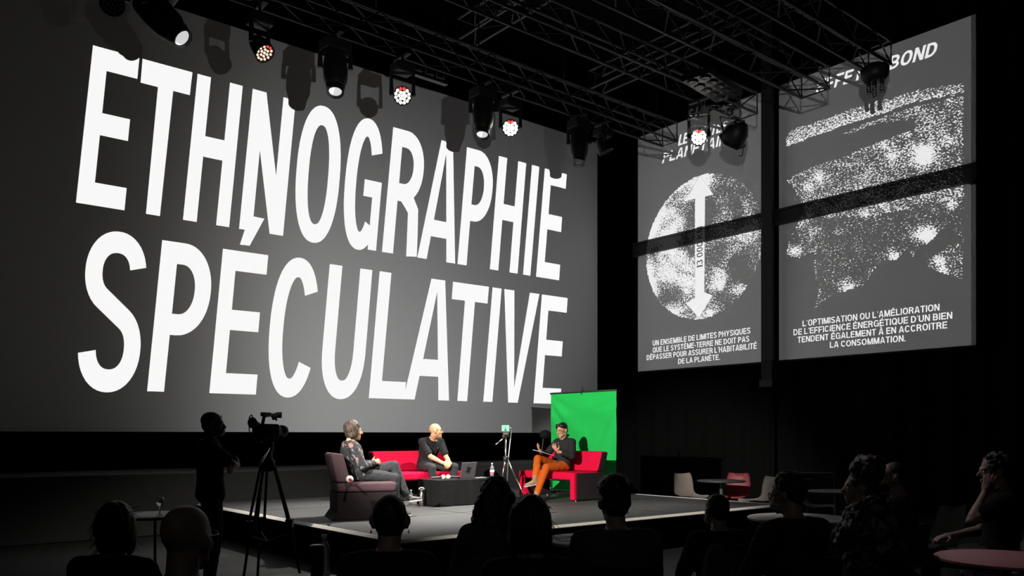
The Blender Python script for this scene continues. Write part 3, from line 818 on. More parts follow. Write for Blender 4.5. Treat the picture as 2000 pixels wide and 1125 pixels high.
def led_par(lens, axis, hang_z, label, mode, r=.125, group='LED lamps on the front truss'):
    lens = Vector(lens); d = Vector(axis).normalized()
    piv = lens - d * .13
    e = empty('led_par', (piv.x, piv.y, hang_z - .045), 0, label, 'stage light', group)
    lp = lens - e.location; pv = piv - e.location
    R3 = d.to_track_quat('-Z', 'Y').to_matrix()
    Mx = Matrix.Translation(lp) @ R3.to_4x4()
    bm = bm_new(); lathe(bm, [(.06, .26), (.10, .24), (.128, .14), (.14, .05), (.14, -.012), (.126, -.012), (.126, .012)], 28, Mx)
    bd = obj('body', bm, M['fixture'], e, autosmooth=35)
    clamp_part(e, -.10, .02); yoke_part(e, pv, -.24, .165, R3, .034)
    bm = bm_new(); box(bm, (-.15, -.12, -.24), (.15, .12, -.10)); obj('base', bm, M['fixture'], e, bevel=.02)
    spots = [(0, 0)] + [(.05 * math.cos(k * PI / 3), .05 * math.sin(k * PI / 3)) for k in range(6)] + [(.1 * math.cos(k * PI / 6 + .26), .1 * math.sin(k * PI / 6 + .26)) for k in range(12)]
    main = {'dots': 'led_pale_red', 'mixed': 'led_white', 'full': 'led_bright', 'off': 'lens_dark'}[mode]
    up = R3.inverted() @ Vector((0, 0, 1))
    bmA, bmB = bm_new(), bm_new(); nb = 0
    for i, (x, y) in enumerate(spots):
        hi = (x * up.x + y * up.y) / max(1e-6, math.hypot(up.x, up.y))
        red = mode in ('dots', 'mixed', 'full') and hi > (.085 if mode != 'full' else .095)
        tgt = bmB if red else bmA; nb += red
        rr = .0165 if mode == 'dots' else .0225
        lathe(tgt, [(.002, -.006), (rr * .8, -.004), (rr, .004), (rr, .011)], 10, Mx @ Matrix.Translation((x, y, 0)))
    obj('led_cluster', bmA, M[main], bd, smooth=True)
    if nb: obj('led_rim', bmB, M['led_red'], bd, smooth=True)['label'] = 'red LEDs at the rim'
    else: bmB.free()
    return e
CAMDIR = lambda p: (Vector((0, 0, CAM_Z)) - Vector(p)).normalized()
def P1(px, py): return on_y(px, py, T1Y)
p = P1(355, 74); moving_head(p, Vector((CS, -SN, 0)) * .62 + Vector((0, 0, -.62)) + CAMDIR(p) * .14, TZ, 'black moving-head lamp tilted to the right, leftmost of those with a lit lens', True, 1.15)
p = P1(655, 178); moving_head(p, Vector((0, 0, -.80)) + CAMDIR(p) * .42, TZ, 'black moving-head lamp pointing down above the letter O of the title', True, 1.0)
p = P1(942, 262); moving_head(p, Vector((0, 0, -.85)) + CAMDIR(p) * .3 + Vector((-.05, 0, 0)), TZ, 'black moving-head lamp hanging just left of the brightest lamp', True, 1.0)
p = P1(1131, 318); moving_head(p, Vector((0, 0, -.9)) + CAMDIR(p) * .22, TZ, 'black unlit moving-head lamp near the right edge of the title screen', False, .92)
p = P1(219, 8); led_par(p, Vector((0, 0, -.5)) + CAMDIR(p) * .8, TZ, 'dark unlit LED lamp cut by the top of the photo at far left', 'off')
p = P1(517, 104); led_par(p, Vector((0, 0, -.55)) + CAMDIR(p) * .7 + Vector((.55, 0, 0)), TZ, 'LED lamp with separate glowing dots and red top rim, above the letter N', 'dots')
p = P1(786, 187); led_par(p, CAMDIR(p), TZ, 'LED lamp with white dots and red rim facing the camera above the letter R', 'mixed')
p = P1(997, 250); led_par(p, CAMDIR(p), TZ, 'brightest LED lamp, blazing white in front of the title screen', 'full', r=.13)
p = P1(1183, 296); led_par(p, Vector((.5, 0, -.7)) + CAMDIR(p) * .3, TZ, 'dark unlit LED lamp at the right end of the lamp row', 'off')
p = on_y(1365, 268, T2Y); led_par(p, CAMDIR(p), TZ, 'white LED lamp glowing in front of the planet screen title', 'full', group='lamps on the second truss')
led_par((6.2, 6.3, 6.8), Vector((0, -4.1, -5.9)), TZ + .05, 'dim LED lamp on the nearest truss above the audience, beyond the picture', 'mixed', group=None)
led_par((7.7, 6.12, 7.0), Vector((0, .9, -6.5)), TZ + .05, 'fill lamp added on the nearest truss beyond the picture, brightening the stage edge', 'mixed', group=None)
for nm, lb in (('audience_fill', 'unseen fill lamp behind the camera, added to lighten the audience'),):
    p_, t_ = [(Vector(a[1]), Vector(a[2])) for a in STAGE_SPOTS if a[0] == nm][0]
    led_par(p_ - (t_ - p_).normalized() * .05, t_ - p_, 5.2, lb, 'off', group=None)
# hexagonal wash lamp, seen as a silhouette
c = on_y(1430, 275, T2Y)
e = empty('wash_lamp', (c.x, c.y, TZ), 0, 'black hexagonal lamp silhouetted against the planet screen title', 'stage light', 'lamps on the second truss')
d = Vector((.25, .75, -.6)).normalized(); R3 = d.to_track_quat('-Z', 'Y').to_matrix(); cp = c - e.location
Mx = Matrix.Translation(cp) @ R3.to_4x4()
bm = bm_new(); prism(bm, hex_poly(.25), 'z', -.02, .02, Mx); obj('filter_frame', bm, M['fixture'], e)
bm = bm_new(); lathe(bm, [(.20, -.019), (.22, .03), (.20, .2), (.13, .33), (.05, .36)], 22, Mx); obj('body', bm, M['fixture'], e, smooth=True)
yoke_part(e, cp + R3 @ Vector((0, 0, .12)), -.16, .25, R3, .016); clamp_part(e, -.16, .02)
bm = bm_new(); pts = [cp + Vector(v) for v in ((.1, .1, .3), (.24, 0, .22), (.33, 0, -.02), (.3, 0, -.2), (.2, 0, -.22))]; tube(bm, pts, .008, 6); obj('cable', bm, M['black_plastic'], e)
# ten-lamp blinder panel and four-lamp batten, both dark
c = spot(1392, 13.2, 7.08); e = empty('blinder_panel', c, math.radians(8), 'dark flat panel of ten round lamps hung above the planet screen', 'stage light')
bm = bm_new(); box(bm, (-.55, -.24, -.04), (.55, .24, .06)); obj('case', bm, M['steel_black'], e)
bm = bm_new()
for i in range(5):
    for j in range(2): lathe(bm, [(.01, -.045), (.05, -.05), (.085, -.065), (.09, -.045), (.088, -.041)], 14, Matrix.Translation((-.43 + .215 * i, -.11 + .22 * j, 0)))
obj('lamp_face', bm, M['lens_dark'], e, smooth=True)
bm = bm_new(); tube(bm, [(-.4, 0, .06), (-.4, 0, 3.92)], .012, 6); tube(bm, [(.4, 0, .06), (.4, 0, 3.92)], .012, 6); obj('hanger', bm, M['steel_black'], e)
c = spot(828, 15.0, 8.02); e = empty('lamp_batten', c, 0, 'short dark batten of four lamps hung over the title screen', 'stage light')
bm = bm_new(); box(bm, (-.5, -.05, -.04), (.5, .05, .02)); obj('bar', bm, M['truss'], e)
for i in range(4):
    bm = bm_new(); lathe(bm, [(.05, .12), (.075, .05), (.085, -.06), (.07, -.06)], 14, Matrix.Translation((-.36 + .24 * i, 0, .11))); obj('lamp', bm, M['fixture'], e, smooth=True)
bm = bm_new(); tube(bm, [(-.45, 0, .02), (-.45, 0, 2.98)], .012, 6); tube(bm, [(.45, 0, .02), (.45, 0, 2.98)], .012, 6); obj('hanger', bm, M['steel_black'], e)
# the spotlight that gives the low light from the left, beyond the frame
kp, kt = Vector(STAGE_SPOTS[0][1]), Vector(STAGE_SPOTS[0][2]); kd = (kt - kp).normalized()
e = empty('spotlight', (kp.x, kp.y, 11.0), 0, 'black spotlight hung at left beyond the picture, lighting the speakers', 'stage light')
Mx = Matrix.Translation(kp - kd * .08 - e.location) @ kd.to_track_quat('-Z', 'Y').to_matrix().to_4x4()
bm = bm_new(); lathe(bm, [(.1, .5), (.14, .45), (.14, .05), (.16, .0), (.155, .0), (.13, .02)], 20, Mx); obj('body', bm, M['fixture'], e, smooth=True)
bm = bm_new(); lathe(bm, [(.01, .01), (.12, .012), (.12, .02)], 20, Mx); obj('lens', bm, M['led_white'], e)
bm = bm_new(); tube(bm, [(0, 0, kp.z - 11.0 + .15), (0, 0, 0)], .02, 8); obj('drop_pipe', bm, M['steel_black'], e)
# ------------------------------------------------------------------ on the stage
SZ = STAGE_Z
def rbox(name, lo, hi, m, parent, bev=.03, Mx=None):
    bm = bm_new(); box(bm, lo, hi, Mx); return obj(name, bm, m, parent, bevel=bev)
def lounge(loc, rz, width, depth, label, group, fab, side, back_h=.78, seat_h=.46, legs=True, flare=0):
    """angular lounge seat: local +y is the way it faces, x along its width"""
    e = empty('sofa', loc, rz, label, 'sofa', group)
    w = width / 2
    rbox('seat', (-w + .03, -depth / 2, seat_h - .13), (w - .03, depth / 2, seat_h), fab, e, .035)
    # tilted backrest
    bm = bm_new(); prism(bm, [(-depth / 2 - .02, seat_h + .004), (-depth / 2 - .10, back_h), (-depth / 2 + .06, back_h + .01), (-depth / 2 + .17, seat_h + .004)], 'x', -w, w)
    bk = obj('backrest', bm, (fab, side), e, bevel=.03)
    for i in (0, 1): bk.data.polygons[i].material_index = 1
    for s in (-1, 1):
        x0, x1 = (-w, -w + .05) if s < 0 else (w - .05, w)
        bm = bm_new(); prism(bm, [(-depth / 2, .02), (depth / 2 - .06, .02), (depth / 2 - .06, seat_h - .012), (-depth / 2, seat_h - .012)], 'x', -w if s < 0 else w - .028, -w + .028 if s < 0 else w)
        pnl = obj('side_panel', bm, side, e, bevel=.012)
        rbox('front_post', (x0 - .001 if s < 0 else x0 - .045, depth / 2 - .058, .025), (x1 + .045 if s < 0 else x1 + .001, depth / 2 + .004, seat_h - .012), fab, e, .012)
        if flare and s > 0:
            bm = bm_new(); prism(bm, [(w - .04, .025), (w - .04 - flare, .025), (w - .05, seat_h - .14), (w - .04, seat_h - .14)], 'y', depth / 2 - .055, depth / 2 + .003); obj('flared_foot', bm, fab, e)
        if legs:
            bm = bm_new()
            for y in (-depth / 2 + .06, depth / 2 - .06): lathe(bm, [(.016, 0), (.016, .024)], 10, Matrix.Translation(((x0 + x1) / 2, y, 0)))
            obj('foot', bm, M['chrome'], pnl)
    return e
g = 'red lounge sofas on the stage'
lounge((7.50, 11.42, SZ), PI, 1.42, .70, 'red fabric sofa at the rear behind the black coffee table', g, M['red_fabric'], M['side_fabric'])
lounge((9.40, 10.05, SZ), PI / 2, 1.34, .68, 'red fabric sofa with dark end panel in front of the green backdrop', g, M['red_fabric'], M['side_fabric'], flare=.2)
# plum armchair, seen from its side
e = empty('armchair', (5.29, 9.37, SZ), math.radians(-110), 'dark plum armchair with flared black base at the left of the stage', 'armchair')
rbox('seat', (-.36, -.37, .34), (.36, .375, .465), M['plum_fabric'], e, .045)
bm = bm_new(); prism(bm, [(-.37, .468), (-.44, .80), (-.41, .83), (-.30, .82), (-.20, .468)], 'x', -.36, .36); obj('backrest', bm, M['plum_fabric'], e, bevel=.035)
bm = bm_new(); prism(bm, [(-.44, .0), (.36, .0), (.37, .338), (-.37, .338), (-.37, .10)], 'x', -.355, .355); obj('base', bm, M['side_fabric'], e, bevel=.012)

# coffee table draped in black
TX0, TX1, TY0, TY1, TH_ = 6.90, 8.12, 9.98, 10.56, .385
e = empty('coffee_table', ((TX0 + TX1) / 2, (TY0 + TY1) / 2, SZ), 0, 'low coffee table covered with a black cloth at centre stage', 'table')
bm = bm_new(); w, d = (TX1 - TX0) / 2, (TY1 - TY0) / 2
box(bm, (-w + .01, -d + .01, TH_ - .05), (w - .01, d - .01, TH_ - .004)); obj('table_top', bm, M['black_plastic'], e)
for sx in (-1, 1):
    for sy in (-1, 1):
        bm = bm_new(); box(bm, (sx * (w - .07) - .025, sy * (d - .07) - .025, 0), (sx * (w - .07) + .025, sy * (d - .07) + .025, TH_ - .051)); obj('leg', bm, M['black_plastic'], e)
bm = bm_new(); ring = []
N = 96
def on_rect(t):
    P = 4 * (w + d); s = t * P
    if s < 2 * w: return Vector((-w + s, -d, 0)), Vector((0, -1, 0))
    s -= 2 * w
    if s < 2 * d: return Vector((w, -d + s, 0)), Vector((1, 0, 0))
    s -= 2 * d
    if s < 2 * w: return Vector((w - s, d, 0)), Vector((0, 1, 0))
    s -= 2 * w
    return Vector((-w, d - s, 0)), Vector((-1, 0, 0))
rg = random.Random(3); rows = []
for j, z in enumerate((TH_, TH_ - .012, .25, .12, .012)):
    row = []
    for i in range(N):
        p, n = on_rect(i / N); k = (TH_ - z) / TH_
        f = .012 * k * math.sin(i * .55) + .008 * k * math.sin(i * 1.3 + 1) + .02 * k
        row.append(bm.verts.new((p.x + n.x * f, p.y + n.y * f, z)))
    rows.append(row)
for j in range(len(rows) - 1):
    for i in range(N): bm.faces.new([rows[j][i], rows[j][(i + 1) % N], rows[j + 1][(i + 1) % N], rows[j + 1][i]])
bm.faces.new(rows[0])
o = obj('tablecloth', bm, M['black_cloth'], None, autosmooth=50, loc=((TX0 + TX1) / 2, (TY0 + TY1) / 2, SZ + .001)); tag(o, 'black cloth hanging to the floor over the low coffee table', 'tablecloth')
TT = SZ + TH_ + .002

# laptop with its back to us
e = empty('laptop', (7.56, 10.18, TT), math.radians(12), 'grey laptop standing open with a dark cross sticker on its lid', 'laptop')
rbox('base', (-.17, 0, .001), (.17, .235, .017), M['laptop'], e, .005)
Mt = Matrix.Translation((0, 0, .018)) @ Matrix.Rotation(math.radians(12), 4, 'X')
bm = bm_new(); box(bm, (-.17, -.004, 0), (.17, .004, .235), Mt); lid = obj('lid', bm, M['laptop'], e, bevel=.004)
bm = bm_new(); box(bm, (-.158, .0045, .012), (.158, .0055, .222), Mt); obj('screen', bm, mat('laptop_display', (.02, .02, .03), .2, emit=(.5, .6, .8), estr=.3, var=0), lid)
bm = bm_new()
for a in (45, 0):
    Mr = Mt @ Matrix.Translation((0, -.0045, .118)) @ Matrix.Rotation(math.radians(a + 12), 4, 'Y')
    if a == 45:
        box(bm, (-.055, -.001, -.022), (.055, 0, .022), Mr); box(bm, (-.022, -.0012, -.055), (.022, 0, .055), Mr)
obj('sticker', bm, M['black_plastic'], lid)['label'] = 'dark cross-shaped sticker'
o = bm_new(); tube(o, [(.2, .05, .004), (.25, .02, .004), (.30, .06, .004), (.36, .03, .004), (.40, .05, .004)], .004, 6)
o = obj('charging_cable', o, M['white'], None, smooth=True, loc=(7.56, 10.18, TT)); tag(o, 'thin white cable lying on the table right of the laptop', 'cable')

# two handheld microphones with pale foam balls, head to head; another on the armchair
def microphone(loc, direction, label, group=None, tail='led_red', ball=.036):
    d = Vector(direction).normalized()
    e = empty('microphone', loc, 0, label, 'microphone', group)
    Mx = d.to_track_quat('Z', 'Y').to_matrix().to_4x4()
    bm = bm_new(); lathe(bm, [(.012, -.20), (.014, -.19), (.016, -.06), (.019, -.03)], 14, Mx); obj('handle', bm, M['black_plastic'], e, smooth=True)
    bm = bm_new(); ellipsoid(bm, Mx @ Vector((0, 0, 0.0)), (ball, ball, ball)); obj('foam_ball', bm, M['foam_white'], e, smooth=True)
    bm = bm_new(); lathe(bm, [(.013, -.214), (.015, -.21), (.015, -.2001), (.013, -.2)], 12, Mx); obj('end_cap', bm, M['red_fabric'], e, smooth=True)
    return e
g = 'microphones on the coffee table'
microphone((7.10, 10.16, TT + .037), (1, -.10, .03), 'black microphone with pale foam ball on the table, handle pointing left', g)
microphone((7.185, 10.15, TT + .037), (-1, .05, .03), 'black microphone with pale foam ball on the table, handle pointing right', g)
microphone(spot(683, 10.12, SZ + .465 + .045), (.42, .9, .0), 'black microphone with pale foam lying on the plum armchair seat', None, ball=.046)

# bottles
def bottle(loc, label, kind):
    e = empty('bottle', loc, 0, label, 'bottle')
    if kind == 'steel':
        bm = bm_new(); lathe(bm, [(.034, 0), (.036, .006), (.036, .165), (.033, .18), (.02, .198), (.019, .215)], 24); obj('body', bm, M['chrome'], e, autosmooth=40)
        bm = bm_new(); lathe(bm, [(.022, .215), (.024, .22), (.024, .25), (.02, .254)], 18); cp = obj('cap', bm, M['chrome'], e, autosmooth=40)
        bm = bm_new(); tube(bm, [(-.03, 0, .245), (-.045, 0, .262), (-.02, 0, .275), (.02, 0, .275), (.045, 0, .262), (.03, 0, .245)], .007, 8); obj('carry_loop', bm, M['foam_white'], cp, smooth=True)
    else:
        s = 1.0
        bm = bm_new(); pr = [(.026, 0), (.032, .01)]
        for k in range(6): pr += [(.032, .02 + k * .02), (.0295, .03 + k * .02)]
        pr += [(.032, .145), (.028, .165), (.013, .195), (.0125, .21)]
        lathe(bm, pr, 20); obj('body', bm, M['water'], e, autosmooth=50)
        bm = bm_new(); lathe(bm, [(.015, .2105), (.0155, .225), (.014, .228)], 16); obj('cap', bm, M['white'], e, smooth=True)
        if kind == 'label':
            bm = bm_new(); lathe(bm, [(.0335, .05), (.0335, .12)], 20); obj('paper_label', bm, M['paper'], e, smooth=True)
            bm = bm_new(); lathe(bm, [(.0338, .065), (.0338, .082)], 20); obj('label_band', bm, M['red_fabric'], e, smooth=True)
    return e
bottle((6.78, 10.26, SZ), 'brushed steel drinking bottle on the stage floor left of the coffee table', 'steel')
bottle((6.76, 10.52, SZ), 'small clear plastic bottle on the stage behind the steel bottle', 'clear')
bottle((8.03, 10.16, TT), 'plastic bottle with red and white label at the right end of the coffee table', 'label')

# small camera tripod pointed at the green backdrop
tc = Vector((8.42, 10.30, SZ))
e = empty('camera_tripod', tc, 0, 'slim silver camera tripod standing in front of the red sofa', 'tripod')
bm = bm_new(); tube(bm, [(0, 0, .45), (0, 0, 1.02)], .014, 10); obj('centre_column', bm, M['chrome'], e, smooth=True)
bm = bm_new(); lathe(bm, [(.03, .62), (.045, .64), (.045, .70), (.025, .72)], 14); obj('collar', bm, M['black_plastic'], e, smooth=True)
for k, (dx, dy) in enumerate(((.19, -.30), (-.25, -.12), (.14, .36))):
    mid = Vector((dx * .5, dy * .5, .35))
    bm = bm_new(); tube(bm, [(dx * .06, dy * .06, .68), mid], .012, 8); lg = obj('leg', bm, M['chrome'], e, smooth=True)
    bm = bm_new(); tube(bm, [mid, (dx, dy, .01)], .009, 8); obj('lower_leg', bm, M['chrome'], lg, smooth=True)
    bm = bm_new(); tube(bm, [mid + Vector((0, 0, .02)), mid - Vector((dx * .03, dy * .03, .02))], .016, 8); obj('clip', bm, M['black_plastic'], lg)
bm = bm_new(); box(bm, (-.05, -.03, 1.02), (.05, .03, 1.05)); obj('head_plate', bm, M['chrome'], e)
bm = bm_new(); tube(bm, [(-.02, 0, 1.02), (-.22, -.02, .90)], .011, 8); obj('pan_handle', bm, M['chrome'], e, smooth=True)
# small camera on top with a lit screen showing the green backdrop
cdir = math.atan2(-1, 0.12)
e = empty('pocket_camera', (tc.x, tc.y, SZ + 1.052), math.radians(-52), 'small video camera on the slim tripod, its screen showing green', 'camera')
rbox('body', (-.05, 0, 0), (.05, .05, .09), M['black_plastic'], e, .006)
bm = bm_new(); lathe(bm, [(.02, 0), (.022, .04)], 14, Matrix.Translation((0, .05, .05)) @ Matrix.Rotation(-PI / 2, 4, 'X')); obj('lens', bm, M['lens_dark'], e)
bm = bm_new(); box(bm, (-.068, -.016, .055), (.068, -.002, .165)); sc_ = obj('flip_screen', bm, M['black_plastic'], e)
bm = bm_new(); box(bm, (-.060, -.0175, .062), (.060, -.0162, .158)); obj('display', bm, mat('green_display', (.1, .4, .25), .4, emit=(.16, .62, .34), estr=.75, var=.05), sc_)
bm = bm_new(); ellipsoid(bm, (.0, -.0178, .118), (.009, .0006, .014)); prism(bm, [(-.02, .064), (.02, .064), (.014, .1), (-.014, .1)], 'y', -.0183, -.0177); obj('display_figure', bm, mat('display_figure_grey', (.05, .1, .08), .6, var=0), sc_)
o = bm_new(); tube(o, [(.07, 0, 1.15), (.11, .01, 1.17), (.13, .02, 1.10), (.10, .01, .95), (.06, .02, .6), (.05, .03, .3), (.1, .06, .015), (.3, .2, .008)], .007, 8)
o = obj('video_cable', o, M['white'], None, smooth=True, loc=tc); tag(o, 'white cable hanging down the slim camera tripod', 'cable')

# green backdrop on its stand
gx, gy0, gy1, gz = 10.30, 9.64, 11.28, 2.265
e = empty('green_backdrop', (gx, (gy0 + gy1) / 2, SZ), 0, 'green cloth backdrop hanging from a crossbar behind the right sofa', 'backdrop')
bm = bm_new(); nu, nv = 60, 70; hgt = gz - SZ - .01; h = (gy1 - gy0) / 2
g_ = []
for i in range(nu + 1):
    r_ = []
    for j in range(nv + 1):
        u, v = i / nu, j / nv
        # creases fan out from the upper left and right corners
        fold = .024 * math.sin(14 * math.atan2(1.02 - v, u + .12) + 2) * math.exp(-1.6 * u) + .020 * math.sin(16 * math.atan2(1.02 - v, 1.12 - u)) * math.exp(-2.2 * (1 - u))
        fold += .010 * (fbm(u * 3.5 + v * 2, v * 7 - u * 4, 2 ) - .5) * 2.6
        r_.append(bm.verts.new((fold * min(1, (1 - v) * 6 + .1) * min(1, 5 * u + .2, 5 * (1 - u) + .2), h * (1 - 2 * u), .04 + (hgt - .04) * v)))
    g_.append(r_)
for i in range(nu):
    for j in range(nv): bm.faces.new([g_[i][j], g_[i + 1][j], g_[i + 1][j + 1], g_[i][j + 1]])
obj('cloth', bm, M['green_cloth'], e, smooth=True)
bm = bm_new(); tube(bm, [(0, -h - .015, hgt + .012), (0, h + .015, hgt + .012)], .016, 10); obj('crossbar', bm, M['steel_black'], e, smooth=True)
for s in (-1, 1):
    bm = bm_new(); tube(bm, [(.05, s * (h - .05), 0), (.05, s * (h - .05), hgt + .012)], .014, 8); tube(bm, [(-.18, s * (h - .05), .012), (.3, s * (h - .05), .012)], .012, 8)
    obj('upright', bm, M['steel_black'], e, smooth=True)
o = empty('spring_clamp', (gx, on_x(1137, 766, gx).y, gz), 0, 'black spring clamp gripping the top edge of the green backdrop', 'clamp')
bm = bm_new(); tube(bm, [(-.02, 0, -.04), (-.03, 0, .02), (-.012, -.012, .05), (-.02, -.02, .10)], .009, 6); obj('jaw', bm, M['steel_black'], o)
bm = bm_new(); tube(bm, [(.02, 0, -.04), (.03, 0, .02), (.012, .012, .05), (.02, .03, .11)], .009, 6); obj('jaw', bm, M['steel_black'], o)
# wheeled chrome frame under and behind the right sofa
e = empty('wheeled_frame', (9.92, 10.45, SZ), PI / 2, 'low chrome frame on castors seen under the right sofa', 'trolley')
bm = bm_new(); tube(bm, [(-.5, .14, .27), (.36, .14, .27), (.42, .14, .23), (.42, .14, .10), (-.5, .14, .10)], .012, 8); obj('frame', bm, M['chrome'], e, smooth=True)
for x in (-.4, .1, .36):
    bm = bm_new(); lathe(bm, [(.03, -.012), (.034, -.008), (.034, .008), (.03, .012)], 14, Matrix.Translation((x, .14, .034)) @ Matrix.Rotation(PI / 2, 4, 'X')); tube(bm, [(x, .14, .035), (x, .14, .09)], .008, 6); obj('castor', bm, M['black_plastic'], e)
# round-headed black stand lamp behind the backdrop's left edge
c = spot(1063, 15.4, 0); e = empty('stand_lamp', (c.x, c.y, SZ), 0, 'round-headed black floor lamp behind the left edge of the green backdrop', 'lamp')
bm = bm_new(); tube(bm, [(-.05, 0, .02), (-.05, 0, .8), (-.02, 0, .98)], .016, 8); obj('pole', bm, M['steel_black'], e)
bm = bm_new(); lathe(bm, [(.15, 0), (.16, .01), (.16, .02), (.02, .025)], 18, Matrix.Translation((-.05, 0, 0))); obj('base', bm, M['steel_black'], e)
bm = bm_new(); ellipsoid(bm, (.03, 0, 1.06), (.12, .1, .09)); obj('shade', bm, M['skirt'], e, smooth=True)
# ------------------------------------------------------------------ people
def V3(*a): return Vector(a)
def cap(bm, p0, p1, r0, r1, n=12):
    """rounded tapering limb piece"""
    p0, p1 = Vector(p0), Vector(p1); d = p1 - p0; L = d.length
    if L < 1e-6: return ellipsoid(bm, p0, (r0, r0, r0))
    d.normalize(); pts, rs = [], []
    for a in (80, 55, 30, 10): pts.append(p0 - d * r0 * math.sin(math.radians(a))); rs.append(r0 * math.cos(math.radians(a)))
    for a in (10, 30, 55, 80): pts.append(p1 + d * r1 * math.sin(math.radians(a))); rs.append(r1 * math.cos(math.radians(a)))
    return tube(bm, pts, rs, n)
def chain(bm, pts, rs, n=12):
    for i in range(len(pts) - 1): cap(bm, pts[i], pts[i + 1], rs[i], rs[i + 1], n)
def fuse(bm, voxel, smooth=4, noise=0.0, nscale=20, seed=0):
    """weld overlapping pieces into one continuous surface"""
    me = bpy.data.meshes.new('tmp'); bmesh.ops.recalc_face_normals(bm, faces=bm.faces); bm.to_mesh(me); bm.free()
    o = bpy.data.objects.new('tmp', me); col.objects.link(o)
    r = o.modifiers.new('r', 'REMESH'); r.mode = 'VOXEL'; r.voxel_size = voxel
    if smooth:
        s = o.modifiers.new('s', 'SMOOTH'); s.factor = .5; s.iterations = smooth
    dg = bpy.context.evaluated_depsgraph_get()
    out = bpy.data.meshes.new_from_object(o.evaluated_get(dg))
    bpy.data.objects.remove(o); bpy.data.meshes.remove(me)
    if noise:
        n = len(out.vertices); co = np.empty(n * 3); out.vertices.foreach_get('co', co); co = co.reshape(-1, 3)
        no = np.empty(n * 3); out.vertices.foreach_get('normal', no); no = no.reshape(-1, 3)
        f = np.zeros(n)
        for k, (sx, sy, sz) in enumerate(((1, .3, .7), (-.4, 1.1, .5), (.6, -.7, 1.2), (1.7, .9, -1.3))):
            f += np.sin((co @ np.array([sx, sy, sz])) * nscale * (1 + .35 * k) + seed + k * 1.7)
        co += no * (f * noise / 4)[:, None]
        out.vertices.foreach_set('co', co.ravel()); out.update()
    return out
def ik(a, b, l1, l2, pole):
    a, b, pole = Vector(a), Vector(b), Vector(pole)
    d = b - a; L = min(d.length, (l1 + l2) * .999); u = d.normalized()
    x = (l1 * l1 - l2 * l2 + L * L) / (2 * L); h = math.sqrt(max(0, l1 * l1 - x * x))
    w = pole - u * pole.dot(u)
    if w.length < 1e-5: w = Vector((0, 0, -1))
    return a + u * x + w.normalized() * h, a + u * L
def hand_pieces(bm, wrist, f, n, right, curl=.35, spread=1.0, s=1.0):
    """palm, four fingers of different length and a thumb on the side of the palm; n points out of the palm"""
    f = Vector(f).normalized(); n = Vector(n); n = (n - f * n.dot(f)).normalized()
    side = f.cross(n) * (1 if right else -1)      # towards the thumb
    w = Vector(wrist)
    R = Matrix((side, f, n)).transposed()
    ellipsoid(bm, w + f * .045 * s, (.040 * s, .055 * s, .017 * s), R, 14, 8)
    cap(bm, w - f * .02 * s, w + f * .03 * s, .026 * s, .028 * s, 10)
    for k, (off, ln) in enumerate(((.030, .070), (.010, .080), (-.011, .074), (-.031, .058))):
        p = w + f * (.085 - abs(off) * .25) * s + side * off * s
        d = (f + side * off * 5 * spread).normalized(); a = curl * (1 + .15 * k)
        seg = ln * s / 3; pts = [p - d * .02 * s, p]
        for j in range(3):
            ang = a * (.5 + .6 * j); dd = d * math.cos(ang) + n * math.sin(ang)
            pts.append(pts[-1] + dd * seg * (1.15 - .12 * j))
        chain(bm, pts, [.0100 * s, .0096 * s, .0090 * s, .0082 * s, .0070 * s], 8)
    p = w + f * .020 * s + side * .032 * s; d1 = (f * .55 + side * .75 + n * .25).normalized(); d2 = (f * .85 + side * .35 + n * .35).normalized()
    chain(bm, [p - side * .012 * s, p + d1 * .035 * s, p + d1 * .035 * s + d2 * .028 * s, p + d1 * .035 * s + d2 * .052 * s], [.013 * s, .0115 * s, .0102 * s, .008 * s], 8)
def head_matrix(c, yaw, pitch, roll=0):
    return Matrix.Translation(Vector(c)) @ Matrix.Rotation(math.radians(yaw), 4, 'Z') @ Matrix.Rotation(math.radians(-pitch), 4, 'X') @ Matrix.Rotation(math.radians(roll), 4, 'Y')
def head_pieces(bm, H, s=1.0):
    R = H.to_3x3(); P = lambda x, y, z: H @ Vector((x * s, y * s, z * s))
    E = lambda c, r: ellipsoid(bm, P(*c), tuple(k * s for k in r), R, 20, 12)
    E((0, -.014, .038), (.076, .096, .087)); E((0, .028, -.012), (.064, .064, .088)); E((0, .040, -.072), (.048, .048, .042))
    E((0, .072, -.102), (.022, .018, .016)); E((0, .078, .030), (.050, .016, .013))
    E((-.038, .062, -.022), (.022, .022, .022)); E((.038, .062, -.022), (.022, .022, .022))
    cap(bm, P(0, .088, .018), P(0, .112, -.020), .010 * s, .0135 * s, 8); E((0, .098, -.024), (.018, .012, .010))
    E((0, .088, -.056), (.024, .010, .006)); E((0, .086, -.068), (.021, .010, .007))
    for q_ in (-1, 1):
        E((q_ * .081, -.008, -.006), (.012, .022, .034)); E((q_ * .088, -.016, .008), (.011, .016, .022))
